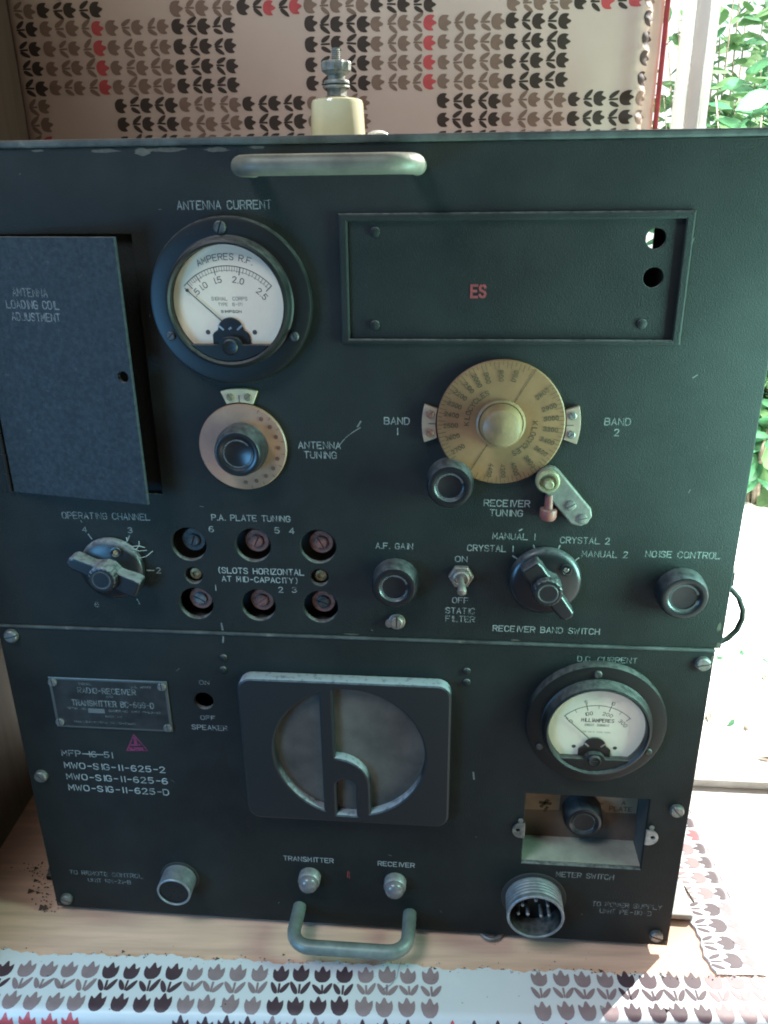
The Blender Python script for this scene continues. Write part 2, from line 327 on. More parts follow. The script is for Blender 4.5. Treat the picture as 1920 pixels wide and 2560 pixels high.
def letters(mb, s, x0, x1, z0, z1, h, y, mi=0, bold=0.78):
    tot = sum(adv(c) for c in s) - 1.6; kx = (x1 - x0) / tot; kz = h / 6; x = 0
    for c in s:
        off = -0.8 if c in 'I1' else (-1 if c == '(' else 0)
        for st in G.get(c, []):
            pts = []
            for px, pz in st:
                X = x0 + (x + px + off) * kx; pts.append((X, z0 + (z1 - z0) * (X - x0) / max(1e-6, x1 - x0) + pz * kz))
            mb.ribbon(pts, bold * kz, y, mi)
        x += adv(c)
def text(parent, s, x0, x1, z0, z1, h, y=-0.12, M=None, at=(0, 0, 0), name='lettering', bold=0.92):
    mb = MB(); letters(mb, s, x0, x1, z0, z1, h, y, 0, bold)
    return node(name, mb.mesh(name, M or LETTER, False), parent, at)
def arc_letters(mb, s, cx, cz, r, a_mid, h, y, mi=0, step=None, inward=False, bold=0.9):
    """text on a circle; a_mid in degrees from +x; reads clockwise with tops outwards, or inwards"""
    kz = h / 6; tot = sum(adv(c) for c in s) - 1.6; x = -tot / 2 * kz
    for c in s:
        for st in G.get(c, []):
            pts = []
            for px, pz in st:
                d = x + px * kz
                if not inward: a = R(a_mid) - d / r; rr = r + pz * kz
                else: a = R(a_mid) + d / r; rr = r - pz * kz
                pts.append((cx + rr * math.cos(a), cz + rr * math.sin(a)))
            mb.ribbon(pts, bold * kz, y, mi)
        x += adv(c) * kz
def radial_letters(mb, s, cx, cz, r, a, h, y, mi=0, bold=0.9, out=True):
    """text that runs along a radius"""
    kz = h / 6; x = 0; ca, sa = math.cos(R(a)), math.sin(R(a)); sg = 1 if out else -1
    tot = (sum(adv(c) for c in s) - 1.6) * kz
    for c in s:
        for st in G.get(c, []):
            pts = []
            for px, pz in st:
                d = x + px * kz; u = r + (d if out else tot - d); v = (pz - 3) * kz * sg
                pts.append((cx + u * ca - v * sa, cz + u * sa + v * ca))
            mb.ribbon(pts, bold * kz, y, mi)
        x += adv(c) * kz

def screw_mesh(name, r, M, ang=60, h=1.4, dome=True):
    mb = MB(); mb.lathe([(r, 0), (r, h * 0.45), (0, h * 0.45)], n=24)
    g = r * 0.13
    for sgn in (1, -1):
        pts = []
        for i in range(15):
            a = math.pi * i / 14; x = r * 0.98 * math.cos(a); z = max(g, r * 0.98 * math.sin(a)) * sgn
            pts.append((x, z))
        ca, sa = math.cos(R(ang)), math.sin(R(ang))
        pts = [(x * ca - z * sa, x * sa + z * ca) for x, z in pts]
        n = len(pts); vs = []
        for k, (sc, d) in enumerate(((1, h * 0.4), (0.96, h * 0.75), (0.8, h))):
            for x, z in pts: vs.append((x * sc, -d, z * sc) if k else (x, -d, z))
        fs = [(j * n + i, j * n + (i + 1) % n, (j + 1) * n + (i + 1) % n, (j + 1) * n + i) for j in range(2) for i in range(n)]
        fs.append(tuple(2 * n + i for i in range(n))); mb.add(vs, fs)
    return mb.mesh(name, M, True, 30)

# ================================================================== setting
TA = R(3.5)                                  # table and wall are turned a little against the radio
mb = MB(); mb.box(-3000, 7000, -2500, 9000, -470, -450)
fl = MB(); fl.box(-3000, 330, -2500, 560, -449, -446)  # unseen floor, added dark to keep sunlit bounce off the panel
thing(node('floor', fl.mesh('floor', mat('dark_floor', (0.07, 0.05, 0.035), 0.7, var=.3, vscale=8), False)), 'unseen dark floor added under the table to cut sunlit bounce', 'floor', kind='structure')
PAVE = mat('sunlit_paving', (0.72, 0.70, 0.66), 0.8, var=0.12, vscale=6, bump=0.2, bscale=60, spots=0.25, spotcol=(0.35, 0.30, 0.24), spscale=25)
thing(node('paving', mb.mesh('paving', PAVE, False)), 'pale sunlit paving outside the doorway', 'paving', kind='structure')
skyM = bpy.data.materials.new('bright_sky'); skyM.use_nodes = True
nt = skyM.node_tree; nt.nodes.remove(nt.nodes['Principled BSDF']); em = nt.nodes.new('ShaderNodeEmission')
em.inputs[0].default_value = (0.93, 1.0, 0.97, 1); em.inputs[1].default_value = 1.5; nt.links.new(em.outputs[0], nt.nodes['Material Output'].inputs[0])
mb = MB(); n = 40; rows = 10
vs = [(9500 * math.cos(R(-12 + 110 * i / n)) * math.cos(R(62 * j / rows)), 9500 * math.sin(R(-12 + 110 * i / n)) * math.cos(R(62 * j / rows)), -460 + 9500 * math.sin(R(62 * j / rows))) for j in range(rows + 1) for i in range(n + 1)]
fs = [(j * (n + 1) + i, j * (n + 1) + i + 1, (j + 1) * (n + 1) + i + 1, (j + 1) * (n + 1) + i) for j in range(rows) for i in range(n)]
mb.add(vs, fs)
sk = thing(node('sky', mb.mesh('sky', skyM)), 'bright white sky beyond the garden', 'sky', kind='structure')

# door sill line on the paving and the white door post
mb = MB(); mb.box(380, 1900, 716, 744, -449.5, -434)
thing(node('door_sill', mb.mesh('door_sill', mat('weathered_sill', (0.55, 0.55, 0.52), 0.7, var=0.3, vscale=20), False), bevel=2), 'thin weathered sill strip lying across the sunlit paving', 'door sill')
ca, sa = math.cos(TA), math.sin(TA)
POSTGREY = leaf_mat('white_plastic', (0.60, 0.62, 0.63), (0.52, 0.54, 0.55))
post = node('door_post', None, None, (234, 600, -450))
thing(post, 'white painted door post beside the tulip seat back', 'door post')
mb = MB(); mb.box(253, 267.5, 604, 610, -450, 1250); node('jamb', mb.mesh('jamb', POSTGREY, False), post, bevel=3).location = Vector((-0.234, -0.6, 0.45))
GLOWSTRIP = leaf_mat('white_backlit_strip', (0.64, 0.66, 0.66), (0.93, 0.97, 0.97))  # added strips that glow with backlight, standing for bright daylight beside the post
for nm_, x0, x1 in (('outer_glow_strip', 238.5, 252.6), ('inner_glow_strip', 267.9, 277.5)):
    mb = MB(); mb.box(x0, x1, 605, 609, -450, 1250); node(nm_, mb.mesh(nm_, GLOWSTRIP, False), post, bevel=1).location = Vector((-0.234, -0.6, 0.45))

# left bulkhead wall
WALLM = mat('brown_bulkhead', (0.10, 0.075, 0.05), 0.6, var=0.35, vscale=9, bump=0.1, bscale=120, stretch=(6, 6, 0.6))
mb = MB(); mb.box(-12, 0, -190, 520, -450, 1000)
wl = node('bulkhead_wall', mb.mesh('bulkhead_wall', WALLM, False), None, (-367, 60, 0)); wl.rotation_euler = (0, 0, TA)
thing(wl, 'dark brown wooden bulkhead wall left of the radio', 'wall')

# ------------------------------------------------------------------ tulip print
VINYL = mat('white_vinyl', (0.74, 0.75, 0.74), 0.38, var=0.06, vscale=12, spots=0.10, spotcol=(0.4, 0.38, 0.34), spscale=45, bump=0.08, bscale=90)
T_BROWN = mat('tulip_brown', (0.315, 0.225, 0.225), 0.45, var=0.12, vscale=120)
T_DARK = mat('tulip_dark', (0.085, 0.050, 0.060), 0.45, var=0.2, vscale=120)
T_RED = mat('tulip_red', (0.62, 0.11, 0.12), 0.45, var=0.12, vscale=120)
FABRIC = mat('cream_upholstery', (0.72, 0.535, 0.435), 0.62, var=0.05, vscale=14, bump=0.1, bscale=160)
F_BROWN = mat('seat_tulip_brown', (0.27, 0.165, 0.115), 0.6, var=0.12, vscale=120)
F_DARK = mat('seat_tulip_dark', (0.055, 0.033, 0.022), 0.6, var=0.15, vscale=120)
F_RED = mat('seat_tulip_red', (0.62, 0.085, 0.085), 0.6, var=0.1, vscale=120)
HEAD = [(0, 0), (2.2, .3), (4.2, 1.7), (5.4, 4), (5.7, 6.6), (5.5, 8.8), (5.2, 10.2), (4.2, 9.4), (3.2, 8.4), (2.5, 8.3), (1.8, 9.8), (1.0, 12.0), (0.2, 12.8), (-.7, 12.0), (-1.6, 9.9), (-2.4, 8.4), (-3.2, 8.5), (-4.3, 9.6), (-5.2, 10.3), (-5.6, 8.8), (-5.7, 6.5), (-5.3, 3.9), (-4.1, 1.6), (-2.1, .3)]
def tulip(mb, fn, a, b, mi, leaves, hl=1.0, lmi=None):
    """a across, b along the stem (base of the head); fn maps pattern coordinates to space"""
    j = lambda s: random.uniform(-s, s)
    rot = j(0.07); sc = 1 + j(0.05); ja, jb = a + j(.35), b + j(.35)
    def put(pts, cen):
        n = len(pts); K = 5; vs = [fn(*cen)]
        for q in range(1, K + 1):
            t = q / K; vs += [fn(cen[0] + (p[0] - cen[0]) * t, cen[1] + (p[1] - cen[1]) * t) for p in pts]
        fs = [(0, 1 + i, 1 + (i + 1) % n) for i in range(n)]
        fs += [(1 + q * n + i, 1 + (q + 1) * n + i, 1 + (q + 1) * n + (i + 1) % n, 1 + q * n + (i + 1) % n) for q in range(K - 1) for i in range(n)]
        mb.add(vs, fs, mi)
    T = lambda x, y: (ja + (x * math.cos(rot) - y * math.sin(rot)) * sc, jb + (x * math.sin(rot) + y * math.cos(rot)) * sc)
    put([T(x + j(.12), y * hl + j(.12)) for x, y in HEAD], T(0, 4.5 * hl))
    if lmi is not None: mi = lmi
    if leaves:
        for sx, ang, ln in ((-1, 33 + j(8), 4.9 + j(.4)), (1, -36 + j(8), 5.1 + j(.4))):
            cx, cy = sx * (3.9 + j(.3)), -4.6 + j(.3); pts = []; ln *= (hl + 1) / 2 if hl < 1 else 1; cy += (1 - hl) * 3
            for i in range(14):
                t = 2 * math.pi * i / 14; x = 1.75 * math.sin(t) * (1 - 0.18 * math.cos(t)); y = ln * math.cos(t)
                c2, s2 = math.cos(R(ang)), math.sin(R(ang)); pts.append(T(cx + x * c2 - y * s2, cy + x * s2 + y * c2))
            put(pts, T(cx, cy))
        s0 = -1.2 + j(.5); put([T(-.75, s0), T(.75, s0), T(.8, -5), T(.55, -8.6), T(-.55, -8.6), T(-.7, -5)], T(0, -5))

# ------------------------------------------------------------------ table (local x along its front edge, y away from the camera)
table = node('table', None, None, (-36.6, -67, -450)); table.rotation_euler = (0, 0, TA)
thing(table, 'wooden table with torn tulip patterned vinyl covering under the radio', 'table')
TZ = (0, 0, 0)
def tnode(name, mb, mats, bevel=0, label=None, smooth=True):
    o = bpy.data.objects.new(name, mb.mesh(name, mats, smooth)); COL.objects.link(o); o.parent = table; o.location = (0, 0, 0.45)
    if bevel:
        b = o.modifiers.new('edge', 'BEVEL'); b.width = bevel * S; b.segments = 3; b.limit_method = 'ANGLE'
    if label: o['label'] = label
    return o
WOOD = mat('bare_wood', (0.76, 0.475, 0.335), 0.6, var=0.26, vscale=30, spots=0.42, spotcol=(0.30, 0.17, 0.10), spscale=30, bump=0.15, bscale=200, stretch=(0.22, 3.0, 1))
XR = 262; XL = -338; YB = 330
mb = MB(); mb.box(XL, XR, 5, YB, -22, -0.6)
tnode('board', mb, WOOD, 1.0, smooth=False)
for (lx, ly) in ((XL + 40, 50), (XR - 40, 50), (XL + 40, YB - 40), (XR - 40, YB - 40)):
    mb = MB(); mb.box(lx - 18, lx + 18, ly - 18, ly + 18, -448, -22.5); tnode('leg', mb, WOOD, 2, smooth=False)
# front vinyl: rounded nosing; b = 0 at the front edge
NR = 7.0
def front(a, b, off=0.0):
    if b >= NR - 0: return (a, b, off)
    L1 = NR * math.pi / 2
    t = NR - b
    if t < L1:
        th = t / NR; return (a, NR - (NR + off) * math.sin(th), -NR + (NR + off) * math.cos(th))
    return (a, -off, -NR - (t - L1))
def tear(a):   # ragged upper limit of the front vinyl
    base = 47.5 - (a + 290) * (13.0 / 520)
    return base + 1.0 * math.sin(a * .11) + 0.7 * math.sin(a * .37 + 1) + 0.9 * math.sin(a * .043 + 2) + .5 * math.sin(a * .9)
mb = MB(); na = 300; tz = 0.6
bs = [-34, -16] + [NR - NR * math.pi / 2 * (1 - k / 16) for k in range(17)] + [12, 20, 30]
vs = []; fs = []
for i in range(na + 1):
    a = XL + (XR - XL) * i / na; te = tear(a)
    for b in bs + [te - 1.2, te]: vs.append(front(a, b, tz if b < te - .1 else tz * .9))
    vs.append((a, te + .15, -.6))
m = len(bs) + 3
for i in range(na):
    for j in range(m - 1): fs.append((i * m + j, (i + 1) * m + j, (i + 1) * m + j + 1, i * m + j + 1))
mb.add(vs, fs)
P3 = 14.82; BL = 59.3; A0 = -192.3 * math.cos(TA) + 15.3 * math.sin(TA)
kind = {'P': 1, 'D': 2, 'R': 3, '_': 0}
seqs = {0: 'DPDPDP_PDPD', 1: 'RR_DPDDRP_D'}
def fr(a, b): return front(a, b, tz + 0.2)
for row in (0, 1):
    for ki in range(11):
        k = ki - 2
        ch = seqs[row][ki]
        for c in range(4):
            a = A0 + k * BL + c * P3 + random.uniform(-.5, .5)
            if a > XR - 6 or a < XL + 7: continue
            mi = kind[ch]
            if row == 1 and k == 4: mi = 3 if c == 0 else 2
            if row == 1 and k == 5: mi = 3 if c < 2 else 0
            if not mi: continue
            sk0 = -2.0 * (a + 40) / 330
            h2 = 26 + sk0 * 0.5
            if row == 0:
                tulip(mb, fr, a, h2, mi, True); tulip(mb, fr, a - 1.0, h2 - 23, mi, False)
                # lower parts of the torn row: leaves only where vinyl remains
                if tear(a) > h2 + 21.5:
                    for sx in (-1, 1):
                        pts = [(a + 1 + sx * 3.9 + 1.6 * math.sin(t) - sx * -.55 * 4 * math.cos(t), min(h2 + 18 + 4 * math.cos(t), tear(a) - .3)) for t in [2 * math.pi * q / 12 for q in range(12)]]
                        mb.add([fr(a + 1 + sx * 3.9, h2 + 17)] + [fr(*p) for p in pts], [(0, 1 + i, 1 + (i + 1) % 12) for i in range(12)], mi)
                elif tear(a) > h2 + 14: pass
            else:
                tulip(mb, fr, a - 1.5, h2 - 23 - 11.5 - 2, mi, True)
tnode('front_covering', mb, [VINYL, T_BROWN, T_DARK, T_RED], label='front vinyl strip with upright tulips and torn back edge')
# side strip on the right, tulips pointing left
mb = MB(); tz2 = 1.0
def inner(y): return 226.5 - 0.004 * y * y / 30 + 1.1 * math.sin(y * .21) + .8 * math.sin(y * .053 + 1) + .6 * math.sin(y * .7)
def side(a, u, off=0.0):      # u measured inwards from the right edge, a along the edge
    if u >= 4: return (XR - u + 0, a, off)
    t = 4 - u; L1 = 4 * math.pi / 2
    if t < L1: th = t / 4; return (XR - 4 + (4 + off) * math.sin(th), a, -4 + (4 + off) * math.cos(th))
    return (XR + off, a, -4 - (t - L1))
vs = []; fs = []; na = 160
us = [-30, -12] + [4 - 4 * math.pi / 2 * (1 - k / 12) for k in range(13)] + [10, 18, 26, 32]
for i in range(na + 1):
    y = 36.5 + (YB - 36.5) * i / na; iu = XR - inner(y)
    for u in us: vs.append(side(y, u, tz2))
    vs.append(side(y, iu - .8, tz2)); vs.append(side(y, iu, tz2 * .9)); vs.append((XR - iu - .15, y, -.6))
m = len(us) + 3
for i in range(na):
    for j in range(m - 1): fs.append((i * m + j, (i + 1) * m + j, (i + 1) * m + j + 1, i * m + j + 1))
mb.add(vs, fs)
def sd(a, b): return side(a, b, tz2 + .2)
# rows by world Y 68, 53.4 ...
def row_y(i): return 150.0 - i * P3
for i in range(-13, 9):
    y = row_y(i); blk = i // 4
    if y < 44 or y > YB - 8: continue
    lightc = {0: 1, 1: 2}.get(blk, 0 if blk == -1 else (1 if blk % 2 else 2))
    edgec = {-1: 2, 0: 2, 1: 1}.get(blk, 1)
    if blk == -1 and i == -1: edgec = 3
    # h1 / h2 at 14 and 37 mm in from the edge
    if lightc:
        tulip(mb, sd, y, 13.0, lightc, False)
        if XR - inner(y) > 36.5 + 9: tulip(mb, sd, y, 36, lightc, True)
        else:
            for q, aa in ((-4, 20), (0, 0), (4, -20)):
                L_ = [(y + q + (1.5 if q else .7) * math.sin(t) + math.sin(R(aa)) * 4.4 * math.cos(t), 31.2 + 4.4 * math.cos(t)) for t in [2 * math.pi * z / 12 for z in range(12)]]
                L_ = [(p, min(r_, XR - inner(p) - .5)) for p, r_ in L_]
                mb.add([sd(y + q, 31.2)] + [sd(*p) for p in L_], [(0, 1 + z, 1 + (z + 1) % 12) for z in range(12)], lightc)
    tulip(mb, sd, y, 0.6, edgec, False)
tnode('side_covering', mb, [VINYL, T_BROWN, T_DARK, T_RED], label='right vinyl strip with tulips pointing left and torn inner edge')

# ------------------------------------------------------------------ tulip seat back
cush = node('seat_cushion', None, None, (-115, 345, 40)); cush.rotation_euler = (0, 0, TA)
thing(cush, 'upholstered seat back in tulip fabric with red piping behind the radio', 'seat cushion')
def prof_y(u):      # depth of the cushion face at u (negative towards the camera)
    y = 0.0
    if u < -262: t = (-262 - u) / 10; y += 5 * t * t
    y -= 9 * math.exp(-((u - 262) / 9.0) ** 2)
    if u > 268: y += 10 * (1 - math.exp(-((u - 268) / 9.0) ** 2))
    return y
def bulge(u, z): return 1.3 * math.sin(u * .011 + 1) + 0.9 * math.sin(z * .021) + .5 * math.sin(u * .05 + z * .03)
def wrk(u, z): return (1.1 * math.sin(z * .23 + .3 * math.sin(z * .11)) + .7 * math.sin(z * .61)) * math.exp(-((u - 266) / 16.0) ** 2)
def cf(u, z, off=0.0): return (u, prof_y(u) - bulge(u, z) - wrk(u, z) - off, z)
mb = MB()
us = [-272 + i * 3 for i in range(0, 171)] + [239 + i * 1.0 for i in range(0, 47)]
us = sorted(set(us)); zs = [40 + i * 30 for i in range(16)] + [520 + i * 3 for i in range(0, 81)]
zs = sorted(set(zs)); nz = len(zs)
vs = [cf(u, z) for u in us for z in zs]
fs = [(i * nz + j, (i + 1) * nz + j, (i + 1) * nz + j + 1, i * nz + j + 1) for i in range(len(us) - 1) for j in range(nz - 1)]
mb.add(vs, fs)
# sides, top and back of the pad
zt, zb_ = zs[-1], zs[0]; dep = 70
def band(pts):
    n = len(pts); mb.add(pts + [(p[0], dep, p[2]) for p in pts], [(i, i + 1, n + i + 1, n + i) for i in range(n - 1)])
band([cf(us[0], z) for z in zs]); band([cf(us[-1], z) for z in zs]); band([cf(u, zt) for u in us]); band([cf(u, zb_) for u in us])
mb.add([(us[0], dep, zb_), (us[-1], dep, zb_), (us[-1], dep, zt), (us[0], dep, zt)], [(0, 1, 2, 3)])
U0 = -243.5; UP = 56.4
seqA, seqB, seqT = 'PPD_D', '_DPDP', 'D_PDP'
red = {('A', 0, 2): 1, ('A', 5, 2): 1, ('T', 3, 1): 1, ('T', 3, 2): 1, ('T', 8, 1): 1, ('T', 8, 2): 1}
def cfm(a, b): return cf(b, a, 0.3)
BS = [( 'X', 706.5, 'PDP_D'), ('T', 692.2 , seqT), ('A', 633.6, seqA), ('B', 574.6, seqB), ('Y', 515.4, seqA)]
for nm, ztop, sq in BS:
    for r in range(4):
        z = (647.0 + 14.8 * (3 - r)) if nm == 'T' else ztop - r * 14.75
        if nm == 'X': z = 706.2 + 14.8 * (3 - r)
        if z > zt - 8: continue
        for k in range(-1, 10):
            ch = sq[k % 5]
            if nm == 'A' and k == -1: ch = 'D'
            if nm == 'B' and k == -1: ch = 'P'
            mi = kind[ch]
            if not mi: continue
            for h, hb in enumerate((0, 22.2, 44.2)):
                u = U0 + k * UP + hb
                if u < -271 or u > 272: continue
                mm = mi
                if (nm, k, h) in red and (nm == 'A' or r == 3): mm = 3
                if nm == 'B' and k == -1 and h == 2 and r == 2: mm = 3
                tulip(mb, cfm, z, u, mm, h > 0 and u - 9 > -270, 0.86, mi)
o = bpy.data.objects.new('pad', mb.mesh('pad', [FABRIC, F_BROWN, F_DARK, F_RED])); COL.objects.link(o); o.parent = cush; o.location = (0, 0, -.04)
REDPIPE = mat('red_piping', (0.40, 0.045, 0.05), 0.7, var=0.3, vscale=150, bump=0.3, bscale=800)
for uu in (-273.5, 286.2):
    mb = MB(); mb.tube([(uu, 1.5 + (2 if uu < 0 else 3), 40 + 12 * i) for i in range(61)], 3.6 if uu < 0 else 2.2, 12)
    o = bpy.data.objects.new('piping', mb.mesh('piping', REDPIPE)); COL.objects.link(o); o.parent = cush; o.location = (0, 0, -.04)

# ================================================================== RADIO
radio = node('radio_set', None, None, (-66, 120, 0))
thing(radio, 'black wartime radio transceiver with meters, dials and a speaker grille on the table', 'radio')

# ---- cases
mb = MB(); D1 = 240
mb.box(-292, 160.6, 4, D1, 522, 524.4); mb.box(-292, 160.6, 4, D1, 247.5, 249.5)
mb.box(-294.5, -292, 4, D1, 247.5, 524.4); mb.box(158.6, 161, 4, D1, 247.5, 521.9)
mb.box(-292, 116, D1, D1 + 2, 247.5, 524.4); mb.box(116, 161, D1, D1 + 2, 247.5, 425); mb.box(116, 161, D1, D1 + 2, 512, 524.4)
node('case', mb.mesh('case', PAINT, False), radio)
mb = MB(); mb.box(-286, 155, 3.4, D1, 8, 246)
# window recess is cut by building the lower case from pieces around it
mb = MB()
mb.box(-286, 52, 40, D1, 8, 245.5); mb.box(134, 155.5, 40, D1, 8, 245.5); mb.box(52.5, 133.5, 40, D1, 8, 245.5)
mb.box(-286, -284, 4, 39.5, 8, 245.5); mb.box(153.5, 155.5, 4, 39.5, 8, 245.5)
mb.box(-283.8, 153, 4, 39.5, 8, 10); mb.box(-283.8, 153, 4, 39.5, 243.5, 245.5)
node('case', mb.mesh('case', PAINT, False), radio)
# top lid with a chipped front lip
mb = MB(); mb.box(-297, 164, -1.6, D1 + 3, 524.6, 528.2)
lid = node('lid', mb.mesh('lid', LIP, False), radio, bevel=1.2, seg=3)

# ---- front panels
holes = [rect(-258, -169.5, 338.5, 483), circ(-118, 448.5, 36), rect(-55.8, 113, 429.3, 488.8)]
PA = [(-156.8, 306.6), (-117.5, 307), (-78.2, 307.2), (-156.2, 266.6), (-117, 266.8), (-78.4, 267)]
SM = [(-155.9, 285.8), (-78.2, 286.9)]
holes += [circ(x, z, 10.7) for x, z in PA] + [circ(x, z, 5.5, 24) for x, z in SM]
fp = node('front_panel', plate('front_panel', [rect(-297, 161.6, 247.4, 524.4)] + holes, 4, 0, PAINT, 0.5), radio)
lp_holes = [circ(92, 193.5, 36), rect(53, 133, 73.2, 133), circ(-158.2, 194.8, 6.3, 28), circ(-62.4, 165, 47)]
lp = node('front_panel', plate('front_panel', [rect(-289.3, 158.6, 5, 245.2)] + lp_holes, 3.4, 0, PAINT, 0.5), radio)
mb = MB(); mb.box(-289.3, 158.4, -1.1, 3, 245.3, 247.2); node('seam_lip', mb.mesh('seam_lip', LIP, False), radio, bevel=0.6)

# ---- chassis behind the holes
mb = MB(); mb.box(-175, -60, 22, 24, 251, 330); mb.box(-175, -173, 4.5, 21.8, 251, 330); mb.box(-62, -60, 4.5, 21.8, 251, 330)
mb.box(-172.8, -62.2, 4.5, 21.8, 250, 252)
node('trimmer_box', mb.mesh('trimmer_box', CHASSIS, False), radio)
mb = MB(); mb.prism([(-60, 426), (156, 426), (156, 520), (101.5, 520), (101.5, 470), (90, 470), (90, 520), (-60, 520)], 22, 20)
node('chassis', mb.mesh('chassis', CHASSIS, False), radio)
mb = MB(); mb.box(-260, -167.5, 4.2, 6, 336, 486); node('coil_compartment', mb.mesh('coil_compartment', PAINT, False), radio)

# ---- lid/carrying handles
def u_handle(name, x0, x1, z0, drop, out, r, M, label):
    path = []; R_ = 13.0; n = 7
    path += [(x0, 0, z0), (x0, -(out - R_) * .5, z0 + drop * .3)]
    zt_ = z0 + drop
    for i in range(n + 1):
        a = math.pi / 2 * i / n; path.append((x0 + R_ * (1 - math.cos(a)), -(out - R_) - R_ * math.sin(a), zt_))
    for i in range(n + 1):
        a = math.pi / 2 * i / n; path.append((x1 - R_ + R_ * math.sin(a), -(out - R_) - R_ * math.cos(a), zt_))
    path += [(x1, -(out - R_) * .5, z0 + drop * .3), (x1, 0, z0)]
    mb = MB(); mb.tube(path, r, 18)
    return node('handle', mb.mesh('handle', M, True, 60), radio, label=label)
u_handle('handle', -102.5, -20.5, 514, 0, 36, 4.7, HANDLE, 'olive grey carrying handle at the top edge')
u_handle('handle', -103.5, -23.5, 20.5, 1.0, 34, 4.8, HANDLE2, 'verdigris tinted handle at the bottom edge')

# ---- antenna insulator
ins = node('antenna_insulator', None, radio, (-66.8, 55, 528.2))
mb = MB(); mb.lathe([(14.6, 0), (14.6, 1.4), (0, 1.4)], axis='z', n=40); node('gasket', mb.mesh('gasket', RUBBER), ins, (-66.8, 55, 528.2))
mb = MB(); mb.lathe([(14.9, 0), (15.0, 2), (14.2, 17.0), (13.6, 18.6), (12.2, 19.4), (4, 19.6), (0, 19.6)], axis='z', n=56)
node('ceramic_body', mb.mesh('ceramic_body', CERAMIC), ins, (-66.8, 55, 529.7))
mb = MB(); hexp = [(6.3, 0), (6.3, .8), (5.2, .9), (5.2, 4.6)]
mb.lathe([(6.3, 0), (6.3, .8), (0, .8)], axis='z', n=30); mb.lathe([(5.4, .8), (5.4, 4.8), (0, 4.8)], axis='z', n=6)
mb.lathe([(7.0, 4.8), (7.2, 5.3), (7.0, 6.1), (0, 6.1)], axis='z', n=30)
mb.lathe([(7.0, 6.9), (7.1, 7.4), (6.6, 8.6), (5.0, 9.0), (0, 9)], axis='z', n=30)
mb.lathe([(4.3, 6.0), (4.3, 7)], axis='z', n=20)
mb.lathe([(4.6, 9), (4.7, 11), (7.0, 12.6)], axis='z', n=24)
pr = []
node('stud_base', mb.mesh('stud_base', TERM), ins, (-66.8, 55, 549.4))
mb = MB(); n = 28; vs = []; 
prof = [(6.2, 12.3), (7.6, 13.3), (7.8, 16.8), (7.2, 17.8), (3, 18.1), (0, 18.1)]
mb2 = MB(); mb2.lathe(prof, axis='z', n=36)
mb2.v = [((x * (1 + .05 * math.cos(12 * math.atan2(y, x)))), (y * (1 + .05 * math.cos(12 * math.atan2(y, x)))), z) for x, y, z in mb2.v]
node('thumb_nut', mb2.mesh('thumb_nut', TERM, True, 25), ins, (-66.8, 55, 549.4))
mb = MB(); prof = []
for i in range(7): prof += [(2.5, 17.5 + i * .9), (2.1, 17.95 + i * .9)]
prof += [(2.3, 24), (0, 24.2)]
mb.lathe(prof, axis='z', n=20); node('threaded_tip', mb.mesh('threaded_tip', TERM), ins, (-66.8, 55, 549.4))
mb = MB(); mb.lathe([(7.5, 0), (7.5, 3.5), (6.2, 6.2), (3.5, 7.6), (0, 8)], axis='z', n=30)
node('antenna_insulator', mb.mesh('antenna_insulator', PORC), radio, (-48.5, 95, 528.2), label='low white porcelain button on the lid')

# ---- access door (swung open a little)
DW = 89; dang = math.asin(16 / 89)
mbd = plate('access_door', [rect(0, DW, 338.8, 482.6), circ(83.8, 411.6, 3.0, 20)], 1.2, -1.2, DOORPAINT, 0.5)
door = node('access_door', mbd, radio, (-258.6, -1.5, 0)); door.rotation_euler = (0, 0, -dang)
for s, x0, x1, z, h in (('ANTENNA', 23.5, 45, 452.5, 4), ('LOADING COIL', 18.5, 51, 446.2, 4), ('ADJUSTMENT', 20.5, 50.5, 439.8, 4)):
    t = text(door, s, x0, x1, z, z, h, -1.32, LETTERFAINT); t.location = (0, 0, 0)
mb = MB()
for i in range(12): mb.lathe([(1.6, i * 12.1), (1.6, i * 12.1 + 11.6)], (-261.5, -1.4, 338.6), 12, 'z', closed=True)
mb.box(-268, -262.5, -.9, -.2, 338.6, 483)
node('hinge', mb.mesh('hinge', PAINT), radio)

